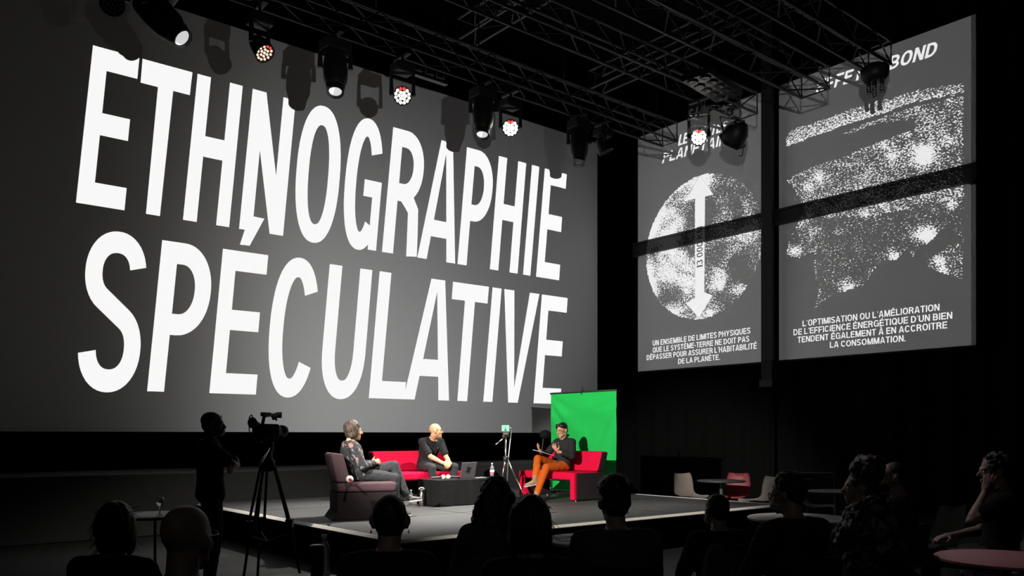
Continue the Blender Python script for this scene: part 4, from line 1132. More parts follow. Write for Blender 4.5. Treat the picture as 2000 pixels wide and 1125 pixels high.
def torso_rings(hip, neck, bow, yaw_top=0.0, wide=1.0, deep=1.0, grow=0.0, top=1.0):
    hip, neck = Vector(hip), Vector(neck)
    mid = (hip + neck) / 2 + Vector(bow)
    B = lambda t: hip * (1 - t) ** 2 + mid * 2 * t * (1 - t) + neck * t * t
    T = lambda t: ((mid - hip) * (1 - t) + (neck - mid) * t).normalized()
    st_ = ((-.16, .10, .08), (-.12, .155, .112), (-.04, .178, .128), (.08, .172, .122), (.25, .150, .108), (.42, .155, .112), (.60, .172, .120), (.76, .182, .112), (.87, .170, .092), (.94, .125, .078), (.985, .075, .064), (1.03, .058, .056))
    rings = []
    for t, a, b in st_:
        if t > top: break
        c = B(max(0, min(1, t))) + T(max(0, min(1, t))) * ((t if t < 0 else max(0, t - 1)) * (neck - hip).length)
        d = T(max(0, min(1, t)))
        r = Matrix.Rotation(yaw_top * max(0, t), 3, 'Z') @ Vector((1, 0, 0)); fw = d.cross(r).normalized(); r = fw.cross(d).normalized()
        rings.append((c, r, fw, a * wide + grow, b * deep + grow))
    return rings, B, T
def loft_rings(bm, rings, n=20):
    prev = None; first = last = None
    for c, r, fw, a, b in rings:
        cur = [bm.verts.new(c + r * a * math.cos(2 * PI * k / n) + fw * b * math.sin(2 * PI * k / n)) for k in range(n)]
        if prev:
            for k in range(n): bm.faces.new([prev[k], prev[(k + 1) % n], cur[(k + 1) % n], cur[k]])
        else: first = cur
        prev = last = cur
    bm.faces.new(first[::-1]); bm.faces.new(last)
def ball_hair(bm, c, r, n, size, rng_, keep=lambda p: True):
    k = 0
    while k < n:
        v = Vector((rng_.gauss(0, 1), rng_.gauss(0, 1), rng_.gauss(0, 1))).normalized()
        p = Vector((c[0] + v.x * r[0], c[1] + v.y * r[1], c[2] + v.z * r[2]))
        if not keep(p): k += .2; continue
        s = size * rng_.uniform(.7, 1.25); ellipsoid(bm, p, (s, s, s), None, 8, 6); k += 1
def hair_mesh(kind, H, s, seed, voxel):
    rg = random.Random(seed); bm = bm_new()
    E = lambda c, r: ellipsoid(bm, Vector(c) * s, tuple(k * s for k in r), None, 18, 10)
    noise = .004
    def locks(n, c, r, lr, th_side, th_front, wob, th0=8):
        for i in range(n):
            az = 2 * PI * (i + rg.uniform(-.3, .3)) / n
            fr = max(0, math.sin(az)); end = th_side + (th_front - th_side) * min(1, max(0, (fr - .35) / .35)) + rg.uniform(-8, 8)
            ph, ks = rg.uniform(0, 6), rg.uniform(.7, 1.3); pts, rs = [], []
            for j in range(9):
                t = j / 8; th = math.radians(th0 + (end - th0) * t); a = az + wob * math.sin(ph + 6 * ks * t) * (t + .2)
                k = 1 + .04 * math.sin(ph * 2 + 7 * t)
                pts.append(Vector((c[0] + r[0] * k * math.sin(th) * math.cos(a), c[1] + r[1] * k * math.sin(th) * math.sin(a), c[2] + r[2] * k * math.cos(th))) * s)
                rs.append(lr * s * (1.05 - .55 * t ** 2) * rg.uniform(.9, 1.1))
            chain(bm, pts, rs, 8)
    if kind in ('short', 'parted', 'quiff', 'curlytop'):
        E((0, -.026, .048), (.083, .098, .089)); E((0, -.062, -.004), (.070, .052, .066))
        for q_ in (-1, 1): E((q_ * .070, -.028, .020), (.014, .045, .045))
        if kind == 'parted':
            E((-.04, .035, .092), (.046, .045, .032)); E((.035, .038, .092), (.048, .045, .034)); E((.066, .032, .062), (.016, .032, .034))
        if kind == 'quiff':
            locks(34, (0, -.024, .058), (.098, .106, .098), .016, 74, 50, .35, 4); E((0, -.024, .075), (.088, .095, .078)); noise = .002
            for k in range(14):
                a = rg.uniform(0, 2 * PI); rr = rg.uniform(0, .068); x, y = rr * math.cos(a), rr * math.sin(a) + .0
                z = .105 + .03 * rg.random(); e_ = rg.uniform(.016, .028); E((x * 1.12, y, z - abs(x) * .30), (e_, e_, e_ * .8))
            noise = .002
        if kind == 'curlytop':
            ball_hair(bm, (0, -.02 * s, .05 * s), (.083 * s, .095 * s, .09 * s), 90, .018 * s, rg, lambda p: p.z > .02 * s and not (p.y > .05 * s and p.z < .09 * s)); noise = .005
    elif kind == 'cropped':
        E((0, -.022, .041), (.0775, .0965, .0875)); E((0, -.05, -.006), (.066, .058, .066)); noise = .001
    elif kind == 'wavybob':
        E((0, -.030, .050), (.094, .106, .094)); E((0, -.070, -.015), (.088, .062, .085))
        for q_ in (-1, 1):
            E((q_ * .078, -.015, -.005), (.028, .055, .080)); E((q_ * .070, -.06, -.06), (.035, .04, .04))
        locks(34, (0, -.030, .030), (.094, .106, .115), .017, 128, 52, .22); locks(22, (0, -.034, .03), (.100, .112, .120), .014, 112, 50, .35); noise = .002
    elif kind == 'bob':
        E((0, -.030, .048), (.092, .106, .094)); E((0, -.062, -.03), (.086, .062, .10))
        for q_ in (-1, 1): E((q_ * .075, -.025, -.035), (.028, .055, .095))
        locks(38, (0, -.030, .020), (.090, .104, .122), .014, 138, 58, .12); noise = .002
    elif kind == 'long':
        E((0, -.030, .050), (.090, .106, .094)); E((0, -.066, -.05), (.088, .060, .13))
        for q_ in (-1, 1): E((q_ * .075, -.02, -.04), (.026, .055, .11))
        for k in range(16):
            a = -PI * (k + .5) / 16; x, y = .085 * math.cos(a), -.03 + .07 * math.sin(a)
            pts = [Vector((x * (1 + .12 * j) + .012 * math.sin(j * 1.4 + k), y - .012 * j + .01 * math.cos(j + k), .02 - .075 * j)) * s for j in range(6)]
            chain(bm, pts, [.030 * s, .030 * s, .028 * s, .026 * s, .020 * s, .010 * s], 8)
        noise = .006
    elif kind in ('bun', 'bigbun'):
        E((0, -.026, .046), (.086, .102, .092)); E((0, -.058, -.01), (.076, .056, .07))
        r = .046 if kind == 'bun' else .085
        c = (0, -.085, .105) if kind == 'bun' else (.0, -.055, .135)
        ball_hair(bm, Vector(c) * s, (r * s, r * s, r * s * .85), 46 if kind == 'bun' else 90, r * .42 * s, rg); E(c, (r, r, r * .85)); noise = .006
    elif kind == 'afro':
        E((0, -.045, .03), (.150, .145, .145)); ball_hair(bm, (0, -.05 * s, .02 * s), (.150 * s, .140 * s, .150 * s), 240, .026 * s, rg, lambda p: not (p.y > .03 * s and p.z < .10 * s)); E((0, -.07, -.09), (.15, .10, .12)); noise = .008
    me = fuse(bm, voxel, 2, noise * s, 70 / s, seed)
    if kind in ('bob', 'afro', 'bigbun', 'curlytop', 'long', 'quiff'):     # loose strands
        bm = bm_new(); bm.from_mesh(me); vs = [(v.co.copy(), v.normal.copy()) for v in bm.verts]
        cnt = {'bob': 170, 'afro': 420, 'bigbun': 240, 'quiff': 60, 'curlytop': 160, 'long': 70}[kind]
        for _ in range(cnt):
            p, n = rg.choice(vs); L = rg.uniform(.015, .04) * s
            if kind in ('bob', 'long'):                  # strands lie along the fall of the hair
                down = Vector((n.x * .5 + rg.uniform(-.3, .3), n.y * .5, -1 if p.z < .07 * s else rg.uniform(-.8, .4))).normalized()
                tube(bm, [p - n * .003, p + n * .006 + down * L * .6, p + n * .010 + down * L * 1.3], [.0014 * s, .0012 * s, .0005 * s], 4)
            else:
                sd = Vector((rg.uniform(-1, 1), rg.uniform(-1, 1), rg.uniform(-1, .7)))
                tube(bm, [p - n * .003, p + n * L * .25 + sd * L * .2, p + n * L * .25 + sd * L * .6, p + n * L * .1 + sd * L * .8], [.0012 * s, .0011 * s, .0009 * s, .0005 * s], 4)
        bm.to_mesh(me); bm.free()
    me.transform(H)
    return me
def shoe(parent, ankle, d, mt, s=1.0, pitch=0.0):
    a = Vector(ankle); d = Vector(d).normalized(); up = Vector((0, 0, 1)); up = (up - d * up.dot(d)).normalized(); sd = d.cross(up)
    R = Matrix((sd, d, up)).transposed()
    P = lambda x, y, z: a + sd * x * s + d * y * s + up * z * s
    bm = bm_new()
    ellipsoid(bm, P(0, -.02, -.055), tuple(k * s for k in (.037, .055, .036)), R); ellipsoid(bm, P(0, .07, -.055), tuple(k * s for k in (.045, .085, .032)), R)
    ellipsoid(bm, P(0, .14, -.062), tuple(k * s for k in (.043, .055, .024)), R); ellipsoid(bm, P(0, .03, -.03), tuple(k * s for k in (.036, .05, .034)), R)
    cap(bm, P(0, -.005, .03), P(0, .0, -.03), .043 * s, .040 * s)
    o = link_mesh('shoe', fuse(bm, .008, 3), mt, parent, True)
    bm = bm_new(); pr = []
    for x, y in ((0, -.078), (.03, -.065), (.038, -.02), (.034, .03), (.046, .09), (.044, .15), (.022, .192), (0, .2), (-.022, .192), (-.044, .15), (-.046, .09), (-.034, .03), (-.038, -.02), (-.03, -.065)): pr.append((x, y))
    A = [bm.verts.new(P(x, y, -.072)) for x, y in pr]; B = [bm.verts.new(P(x, y, -.094)) for x, y in pr]
    bm.faces.new(A); bm.faces.new(B[::-1])
    for i in range(len(pr)): bm.faces.new([A[i], A[(i + 1) % len(pr)], B[(i + 1) % len(pr)], B[i]])
    obj('sole', bm, M['sole_pale'], o, bevel=.004)
    return o
def person(label, loc, rz, S, group=None):
    s = S.get('scale', 1.0); vox = S.get('voxel', .007); k = lambda v: Vector(v) * s
    hip, neck = k(S['hip']), k(S['neck']); bow = k(S.get('bow', (0, -.03, 0)))
    wide, deep = s * S.get('wide', 1), s * S.get('deep', 1); sh = S.get('sh', .178) * wide
    hc = k(S['head']); H = head_matrix(hc, *S.get('look', (0, 0)), S.get('roll', 0))
    hs = s * S.get('head_scale', 1.0)
    rings, B, T = torso_rings(hip, neck, bow, S.get('twist', 0), wide, deep)
    bm = bm_new(); loft_rings(bm, rings); head_pieces(bm, H, hs)
    cap(bm, neck - T(1) * .03 * s, H @ Vector((0, -.025, -.05)) , .057 * s, .056 * s)
    up = T(1); arms = {}; legs = {}
    rt = Matrix.Rotation(S.get('twist', 0), 3, 'Z') @ Vector((1, 0, 0))
    for sd, q_ in (('R', 1), ('L', -1)):
        A = S['arms'][sd]
        sp_pt = neck - up * .075 * s + rt * q_ * sh + Vector(S.get('shoulder_fwd', (0, 0, 0))) * s
        el, wr = ik(sp_pt, k(A['wrist']), .285 * s, .25 * s, A.get('pole', (q_ * .6, -.5, -.6)))
        arms[sd] = (sp_pt, el, wr)
        chain(bm, [neck - up * .07 * s + rt * q_ * sh * .5, sp_pt, el, wr], [.06 * s, .055 * s, .040 * s, .026 * s])
        cap(bm, sp_pt + (el - sp_pt) * .15, sp_pt + (el - sp_pt) * .6, .052 * s, .046 * s); cap(bm, el + (wr - el) * .15, el + (wr - el) * .5, .043 * s, .036 * s)
        hand_pieces(bm, wr, A.get('f', wr - el), A.get('n', (0, 0, -1)), sd == 'R', A.get('curl', .4), A.get('spread', 1.0), s)
        Lg = S['legs'][sd]; hj = hip + Vector((q_ * .095 * s, .01 * s, -.02 * s))
        kn, an = k(Lg['knee']), k(Lg['ankle']); legs[sd] = (hj, kn, an, Vector(Lg['toe']))
        chain(bm, [hj, kn, an], [.082 * s, .055 * s, .036 * s]); cap(bm, kn + (an - kn) * .15, kn + (an - kn) * .5, .052 * s, .050 * s)
        cap(bm, an - Vector((0, 0, .03 * s)), an + Vector(Lg['toe']).normalized() * .14 * s - Vector((0, 0, .06 * s)), .034 * s, .022 * s)
    body = link_mesh('person', fuse(bm, vox, 4), S['skin'], None, True)
    body.location = loc; body.rotation_euler = (0, 0, rz); tag(body, label, 'person', group)
    # clothing
    if 'shirt' in S:
        mt, sl = S['shirt']; g_ = .013 * s
        rg_, _, _ = torso_rings(hip, neck, bow, S.get('twist', 0), wide, deep, g_, S.get('collar', .985))
        bm = bm_new(); loft_rings(bm, rg_[1:] if S.get('hem', 0) == 0 else rg_)
        for sd, q_ in (('R', 1), ('L', -1)):
            a, e_, w = arms[sd]
            up_end = a + (e_ - a) * min(1, sl)
            chain(bm, [neck - up * .065 * s + rt * q_ * sh * .5, a, up_end], [.072 * s, .070 * s, (.070 - .012 * min(1, sl)) * s + .004])
            if sl > 1: chain(bm, [e_, e_ + (w - e_) * (sl - 1)], [.058 * s, (.056 - .014 * (sl - 1)) * s])
        link_mesh('shirt', fuse(bm, max(vox, .009), 3, .0035 * s, 26, S.get('seed', 1)), mt, body, True)
    if 'collar_shirt' in S:
        bm = bm_new(); c = neck + up * .012 * s
        for q_ in (-1, 1):
            tube(bm, [c + Vector((q_ * .028, .092, -.075)) * s, c + Vector((q_ * .075, .045, -.015)) * s, c + Vector((q_ * .06, -.04, .035)) * s, c + Vector((0, -.068, .04)) * s], [.012 * s, .017 * s, .018 * s, .018 * s], 8)
        link_mesh('collar', fuse(bm, .007, 2), S['shirt'][0], body, True)
    if 'trousers' in S:
        bm = bm_new()
        rg_, _, _ = torso_rings(hip, neck, bow, 0, wide, deep, .010 * s, .09); loft_rings(bm, rg_)
        for sd in 'RL':
            hj, kn, an, _ = legs[sd]; end = kn + (an - kn) * S.get('trouser_len', .93)
            chain(bm, [hj, kn, end], [.096 * s, .070 * s, .054 * s])
        link_mesh('trousers', fuse(bm, max(vox, .009), 3, .003 * s, 30, 2), S['trousers'], body, True)
    if 'shoes' in S:
        for sd in 'RL': shoe(body, legs[sd][2], legs[sd][3], S['shoes'], s * S.get('shoe_scale', 1))
    if 'hair' in S:
        link_mesh('hair', hair_mesh(S['hair'][0], H, hs, S.get('seed', 1), .008 if vox < .01 else .009), S['hair'][1], body, True)
    P = lambda x, y, z: H @ Vector((x * hs, y * hs, z * hs)); R = H.to_3x3()
    if S.get('eyes', True):
        for q_ in (-1, 1):
            bm = bm_new(); ellipsoid(bm, P(q_ * .031, .079, .008), (.012 * hs, .009 * hs, .007 * hs), R, 12, 8); e_ = obj('eye', bm, M['white'], body, smooth=True)
            bm = bm_new(); ellipsoid(bm, P(q_ * .031, .0865, .008), (.0055 * hs, .003 * hs, .0055 * hs), R, 10, 6); obj('iris', bm, M['hair_black'], e_, smooth=True)
    if S.get('brows'):
        for q_ in (-1, 1):
            bm = bm_new(); tube(bm, [P(q_ * .014, .091, .030), P(q_ * .032, .092, .036), P(q_ * .050, .078, .030)], [.004, .005, .003], 6); obj('eyebrow', bm, S['brows'], body, smooth=True)
    if S.get('beard'):
        bm = bm_new(); ellipsoid(bm, P(0, .050, -.086), tuple(v * hs for v in (.052, .046, .040)), R); ellipsoid(bm, P(0, .080, -.100), tuple(v * hs for v in (.026, .022, .024)), R)
        for q_ in (-1, 1):
            ellipsoid(bm, P(q_ * .047, .030, -.072), tuple(v * hs for v in (.012, .028, .030)), R); ellipsoid(bm, P(q_ * .026, .084, -.066), tuple(v * hs for v in (.008, .010, .026)), R)
        ellipsoid(bm, P(0, .094, -.047), tuple(v * hs for v in (.026, .010, .006)), R)
        link_mesh('beard', fuse(bm, .006, 2, .0015, 200), S['beard'], body, True)
    if S.get('glasses'):
        lift, tilt = S.get('glasses_at', (0, 0)); bm = bm_new()
        for q_ in (-1, 1):
            tube(bm, [P(q_ * .033 + .022 * math.cos(a), .100 - tilt, .006 + lift + .018 * math.sin(a)) for a in np.linspace(0, 2 * PI, 13)[:-1]], .0026 * hs, 6, closed=True)
            tube(bm, [P(q_ * .054, .098 - tilt, .012 + lift), P(q_ * .077, .06 - tilt, .014 + lift), P(q_ * .083, -.01 - tilt, .012 + lift)], .0026 * hs, 6)
        tube(bm, [P(-.011, .101 - tilt, .010 + lift), P(.011, .101 - tilt, .010 + lift)], .0026 * hs, 6)
        obj('glasses', bm, S['glasses'], body)
    if S.get('mask'):
        bm = bm_new(); ellipsoid(bm, P(0, .058, -.058), tuple(v * hs for v in (.058, .056, .052)), R, 20, 12); ellipsoid(bm, P(0, .082, -.030), tuple(v * hs for v in (.030, .034, .022)), R)
        mk = link_mesh('face_mask', fuse(bm, .007, 3), S['mask'], body, True)
        bm = bm_new()
        for q_ in (-1, 1):
            for z in (-.035, -.075): tube(bm, [P(q_ * .052, .05, z), P(q_ * .074, .01, (z - .02) * .6), P(q_ * .086, -.02, -.01)], .002, 5)
        obj('ear_loop', bm, S['mask'], mk)
    body['_H'] = [list(r) for r in H] ; Hm = H
    del body['_H']
    return body, H, arms
face = lambda fx, fy: math.atan2(-fx, fy)

# the patterned blouse of the woman in the armchair
def blouse():
    m = mat('floral_dark_blouse', (.02, .02, .022), .8, var=0, bump=.4, bscale=18, spec=.2); nt = m.node_tree; b = nt.nodes['Principled BSDF']
    N = nt.nodes.new; Lk = nt.links.new; tc = N('ShaderNodeTexCoord')
    v = N('ShaderNodeTexVoronoi'); v.inputs['Scale'].default_value = 6.5
    dn = N('ShaderNodeTexNoise'); dn.inputs['Scale'].default_value = 24; Lk(tc.outputs['Object'], dn.inputs['Vector'])
    va = N('ShaderNodeVectorMath'); va.operation = 'MULTIPLY_ADD'; va.inputs[1].default_value = (.09, .09, .09); Lk(dn.outputs['Color'], va.inputs[0]); Lk(tc.outputs['Object'], va.inputs[2]); Lk(va.outputs[0], v.inputs['Vector'])
    r = N('ShaderNodeValToRGB'); r.color_ramp.interpolation = 'CONSTANT'
    e = r.color_ramp.elements; e[0].color = (.55, .16, .15, 1); e[1].position = .17; e[1].color = (.035, .036, .04, 1); Lk(v.outputs['Distance'], r.inputs[0])
    w = N('ShaderNodeTexNoise'); w.inputs['Scale'].default_value = 22; w.inputs['Detail'].default_value = 3; Lk(tc.outputs['Object'], w.inputs['Vector'])
    r2 = N('ShaderNodeValToRGB'); r2.color_ramp.interpolation = 'CONSTANT'; r2.color_ramp.elements[0].color = (0, 0, 0, 1); r2.color_ramp.elements[1].position = .585; r2.color_ramp.elements[1].color = (1, 1, 1, 1); Lk(w.outputs['Fac'], r2.inputs[0])
    mx = N('ShaderNodeMix'); mx.data_type = 'RGBA'; Lk(r2.outputs[0], mx.inputs[0]); Lk(r.outputs[0], mx.inputs[6]); mx.inputs[7].default_value = (.20, .18, .175, 1); Lk(mx.outputs[2], b.inputs['Base Color'])
    return m
M['blouse'] = blouse()
AZ = math.radians(-110)
AL = (5.29, 9.37, SZ)
person('woman with curly brown hair and floral blouse sitting cross-legged in the plum armchair', AL, AZ, dict(
    hip=(0, -.02, .565), neck=(0, -.16, .985), bow=(0, -.07, 0), head=(0, -.105, 1.095), look=(8, 2), skin=M['skin'], scale=1.0, head_scale=.93,
    wide=1.04, deep=1.08, sh=.165, shirt=(M['blouse'], 1.85), hem=1, trousers=M['dark_jeans'], shoes=M['shoe_dark'], hair=('wavybob', M['hair_mixed']), seed=4, brows=M['hair_mixed'],
    arms=dict(R=dict(wrist=(.07, .145, .70), f=(-.6, .5, .1), n=(-.3, -.5, -.6), curl=.7, pole=(.7, -.4, -.6)), L=dict(wrist=(-.06, .165, .69), f=(.6, .4, .25), n=(.4, -.6, -.4), curl=.7, pole=(-.7, -.4, -.5))),
    legs=dict(L=dict(knee=(.02, .40, .655), ankle=(.05, .56, .27), toe=(.0, 1, .10)), R=dict(knee=(.10, .385, .50), ankle=(.10, .42, .10), toe=(.1, 1, 0)))))
M2L = (7.66, 11.40, SZ)
b2, H2, _ = person('bald bearded man in black t-shirt leaning forward on the rear red sofa', M2L, PI, dict(
    hip=(0, -.02, .56), neck=(0, .15, .995), bow=(0, -.09, .03), head=(0, .225, 1.115), look=(52, 0), skin=M['skin'], wide=1.02, seed=7,
    shirt=(M['black_shirt'], .74), trousers=M['dark_jeans'], shoes=M['shoe_dark'], beard=M['beard'], glasses=M['black_plastic'], brows=M['beard'],
    arms=dict(R=dict(wrist=(.0, .44, .60), f=(-.75, .45, -.2), n=(-.3, -.6, -.3), curl=.75, pole=(.45, -.3, -1)), L=dict(wrist=(-.13, .45, .59), f=(.7, .45, -.3), n=(.3, -.6, -.3), curl=.75, pole=(-.5, -.3, -1))),
    legs=dict(R=dict(knee=(.22, .44, .535), ankle=(.17, .42, .10), toe=(.15, 1, 0)), L=dict(knee=(-.22, .44, .535), ankle=(-.17, .42, .10), toe=(-.15, 1, 0)))))
rg_, _, _ = torso_rings((0, -.02, .56), (0, .15, .995), (0, -.09, .03), 0, 1.02, 1, .013)
c_, r_, f_, a_, b_ = rg_[7]
bm = bm_new(); ellipsoid(bm, c_ - r_ * .075 + f_ * (b_ * .92 + .004), (.006, .004, .011), None, 10, 8); o = obj('chest_mark', bm, M['laptop'], b2, smooth=True)
M3L = (9.36, 10.03, SZ)
b3, H3, _ = person('man in orange trousers and black shirt gesturing with open hands on the right red sofa', M3L, PI / 2, dict(
    hip=(0, -.02, .56), neck=(0, -.10, 1.005), bow=(0, -.06, 0), head=(0, -.045, 1.125), look=(8, 14), skin=M['skin_tan'], seed=9,
    shirt=(M['black_shirt'], 1.62), collar_shirt=1, collar=.95, trousers=M['orange_cord'], shoes=M['shoe_tan'], hair=('parted', M['hair_black']), glasses=M['chrome'], brows=M['hair_black'], beard=None,
    arms=dict(R=dict(wrist=(.15, .29, .77), f=(.15, .55, .8), n=(-.35, -.5, .65), curl=.45, spread=1.7, pole=(.7, -.3, -.8)), L=dict(wrist=(-.19, .23, .79), f=(.10, .65, .7), n=(.30, -.55, .7), curl=.5, spread=1.7, pole=(-.7, -.3, -.8))),
    legs=dict(R=dict(knee=(.02, .47, .665), ankle=(-.10, .64, .345), toe=(.40, 1, -.18)), L=dict(knee=(-.14, .43, .525), ankle=(-.20, .70, .10), toe=(.12, 1, 0)))))
bm = bm_new(); P = lambda x, y, z: H3 @ Vector((x, y, z))
tube(bm, [P(-.088, -.02, -.005), P(-.086, .02, -.03), P(-.066, .07, -.055), P(-.04, .098, -.064)], .0035, 6); ellipsoid(bm, P(-.036, .10, -.065), (.007, .007, .007))
obj('headset_microphone', bm, M['foam_white'], b3, smooth=True)
bm = bm_new()
for i in range(4): ellipsoid(bm, (0.0, .045 + .003 * i, .92 - .085 * i), (.007, .004, .007), None, 8, 6)
obj('shirt_button', bm, M['white'], b3)
e = empty('notepad', (8.98, 10.02, SZ + .755), PI / 2, 'white notepad resting on the lap of the man in orange trousers', 'notepad')
Mt = Matrix.Rotation(math.radians(14), 4, 'X') @ Matrix.Rotation(math.radians(-8), 4, 'Y')
bm = bm_new(); box(bm, (-.11, -.15, 0), (.11, .15, .006), Mt); obj('board', bm, M['black_plastic'], e)
bm = bm_new(); box(bm, (-.105, -.148, .0062), (.105, .152, .012), Mt); obj('pages', bm, M['paper'], e)
# cameraman
CL = spot(411, 8.0); cf = (.87, -.466)
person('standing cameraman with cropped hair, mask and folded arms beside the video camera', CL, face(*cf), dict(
    hip=(0, 0, .94), neck=(0, -.02, 1.475), bow=(0, .01, 0), head=(0, .025, 1.600), look=(6, 2), skin=M['skin_dim'], seed=12, wide=1.0,
    shirt=(M['audience_cloth'], .75), hem=1, trousers=M['audience_grey'], shoes=M['shoe_dark'], hair=('cropped', M['hair_black']), glasses=M['chrome'], glasses_at=(.075, .022), mask=M['mask_cloth'],
    arms=dict(R=dict(wrist=(-.10, .235, 1.20), f=(-.9, .05, .25), n=(0, -1, 0), curl=.4, pole=(.9, .45, -.3)), L=dict(wrist=(.10, .20, 1.16), f=(.9, .1, .15), n=(0, -1, 0), curl=.4, pole=(-.9, .45, -.3))),
    legs=dict(R=dict(knee=(.11, .03, .50), ankle=(.12, .0, .095), toe=(.2, 1, 0)), L=dict(knee=(-.11, .03, .50), ankle=(-.12, -.02, .095), toe=(-.2, 1, 0)))))
# ------------------------------------------------------------------ the cameraman's video camera on its tripod
tp = spot(522, 8.25)
td = face(.80, .60)
e = empty('video_tripod', tp, td, 'tall black video tripod in front of the left corner of the stage', 'tripod')
bm = bm_new(); lathe(bm, [(.05, 1.14), (.075, 1.17), (.075, 1.24), (.05, 1.27), (.05, 1.34), (.065, 1.35), (.065, 1.43), (.04, 1.45)], 18); obj('head', bm, M['fixture'], e, autosmooth=40)
for k, a in enumerate((-62, 58, 178)):
    a = math.radians(a) + PI / 2 - .2; u = Vector((math.cos(a), math.sin(a), 0)); sd = Vector((-u.y, u.x, 0)) * .035
    top, kn, ft = u * .07 + Vector((0, 0, 1.19)), u * .22 + Vector((0, 0, .62)), u * .34 + Vector((0, 0, .02))
    bm = bm_new(); tube(bm, [top + sd * .6, kn + sd], .014, 8); tube(bm, [top - sd * .6, kn - sd], .014, 8); tube(bm, [kn + sd, kn - sd], .016, 8); lg = obj('leg', bm, M['steel_black'], e)
    bm = bm_new(); box(bm, (-.05, -.035, -.045), (.05, .035, .045), Matrix.Translation(kn) @ u.to_track_quat('Y', 'Z').to_matrix().to_4x4()); obj('lock', bm, M['fixture'], lg, bevel=.01)
    bm = bm_new(); tube(bm, [kn, ft], .014, 8); ellipsoid(bm, ft, (.025, .025, .02)); obj('lower_leg', bm, M['steel_black'], lg)
bm = bm_new(); tube(bm, [(0, 0, .44)] + [(.0, 0, .445)], .03, 8)
for a in (-62, 58, 178):
    a = math.radians(a) + PI / 2 - .2; tube(bm, [(0, 0, .44), (math.cos(a) * .245, math.sin(a) * .245, .52)], .009, 6)
obj('spreader', bm, M['steel_black'], e)
bm = bm_new(); tube(bm, [(.05, -.04, 1.38), (.10, -.22, 1.29), (.12, -.36, 1.22)], [.01, .01, .012], 8); obj('pan_bar', bm, M['chrome'], e, smooth=True)
e = empty('video_camera', (tp.x, tp.y, 1.452), td, 'black professional video camera on the tall tripod beside the cameraman', 'camera')
rbox('body', (-.065, -.16, 0.0), (.065, .13, .16), M['skirt'], e, .015)
rbox('side_pod', (.0655, -.10, .03), (.085, .06, .13), M['skirt'], e, .008)
rbox('side_pod', (-.085, -.12, .02), (-.0655, .02, .12), M['skirt'], e, .008)
rbox('battery', (-.045, -.215, .02), (.045, -.161, .13), M['skirt'], e, .01)
bm = bm_new(); Mx = Matrix.Translation((0, .13, .09)) @ Matrix.Rotation(-PI / 2, 4, 'X'); lathe(bm, [(.05, 0), (.05, .04), (.045, .05), (.045, .11), (.058, .13), (.06, .19), (.05, .19), (.045, .17)], 22, Mx); ln = obj('lens', bm, M['fixture'], e, autosmooth=40)
bm = bm_new(); lathe(bm, [(.0615, .14), (.0625, .15), (.0615, .16)], 22, Mx); obj('focus_ring', bm, M['steel_black'], ln, smooth=True)
bm = bm_new(); tube(bm, [(0, -.09, .155), (0, -.06, .235), (0, .10, .255), (0, .13, .21)], .017, 8); box(bm, (-.028, -.08, .235), (.028, .03, .275)); obj('top_handle', bm, M['fixture'], e)
bm = bm_new(); tube(bm, [(0, .09, .245), (.0, .20, .265), (0, .25, .25)], .02, 8); tube(bm, [(0, .235, .285), (0, .235, .225)], .028, 8); tube(bm, [(0, .15, .25), (0, .18, .20)], .012, 6); obj('front_microphone', bm, M['fixture'], e)
bm = bm_new(); tube(bm, [(0, -.16, .14), (0, -.26, .165)], [.03, .034], 12); ellipsoid(bm, (0, -.275, .168), (.05, .03, .055)); obj('viewfinder', bm, M['fixture'], e, smooth=True)
bm = bm_new(); tube(bm, [(0, -.24, .19), (0, -.29, .245), (0, -.33, .22), (0, -.335, .11), (0, -.30, .0), (0, -.28, -.12)], .006, 6); obj('cable', bm, M['black_plastic'], e, smooth=True)

# ------------------------------------------------------------------ chairs and tables in the hall
def shell_mesh():
    bm = bm_new(); prof = [(.235, .415), (.22, .437), (.15, .440), (.05, .430), (-.06, .428), (-.15, .445), (-.205, .49), (-.235, .56), (-.255, .66), (-.272, .76), (-.285, .825), (-.292, .84)]
    wid = [.19, .215, .225, .228, .228, .225, .22, .215, .21, .20, .18, .15]; n = 12; rows = []
    for (y, z), w in zip(prof, wid):
        row = []
        for i in range(n + 1):
            t = 2 * i / n - 1; c = .045 * t * t
            back = max(0, min(1, (z - .45) / .15))
            row.append(bm.verts.new((w * t, y + c * back, z + c * (1 - back) * .6 - (.02 * (1 - t * t) if z > .83 else 0))))
        rows.append(row)
    for a, b in zip(rows, rows[1:]):
        for i in range(n): bm.faces.new([a[i], a[i + 1], b[i + 1], b[i]])
    bmesh.ops.solidify(bm, geom=bm.faces[:], thickness=.012)
    me = bpy.data.meshes.new('shell'); bmesh.ops.recalc_face_normals(bm, faces=bm.faces); bm.to_mesh(me); bm.free(); return me
def leg_mesh(x, y):
    bm = bm_new(); tube(bm, [(x * .55, y * .5, .425), (x, y, 0.0)], [.014, .011], 8); me = bpy.data.meshes.new('leg'); bm.to_mesh(me); bm.free(); return me
SHELLS = {}; LEGS = [leg_mesh(x, y) for x in (-.23, .23) for y in (-.24, .22)]
for m_ in LEGS: m_.materials.append(M['steel_black'])
def shell_chair(loc, rz, colour, label, group=None):
    if colour not in SHELLS:
        me = shell_mesh(); me.materials.append(M[colour]); me.polygons.foreach_set('use_smooth', [True] * len(me.polygons)); SHELLS[colour] = me
    e = empty('shell_chair', loc, rz, label, 'chair', group)
    o = bpy.data.objects.new('shell', SHELLS[colour]); col.objects.link(o); o.parent = e
    for m_ in LEGS:
        o = bpy.data.objects.new('leg', m_); col.objects.link(o); o.parent = e
    return e
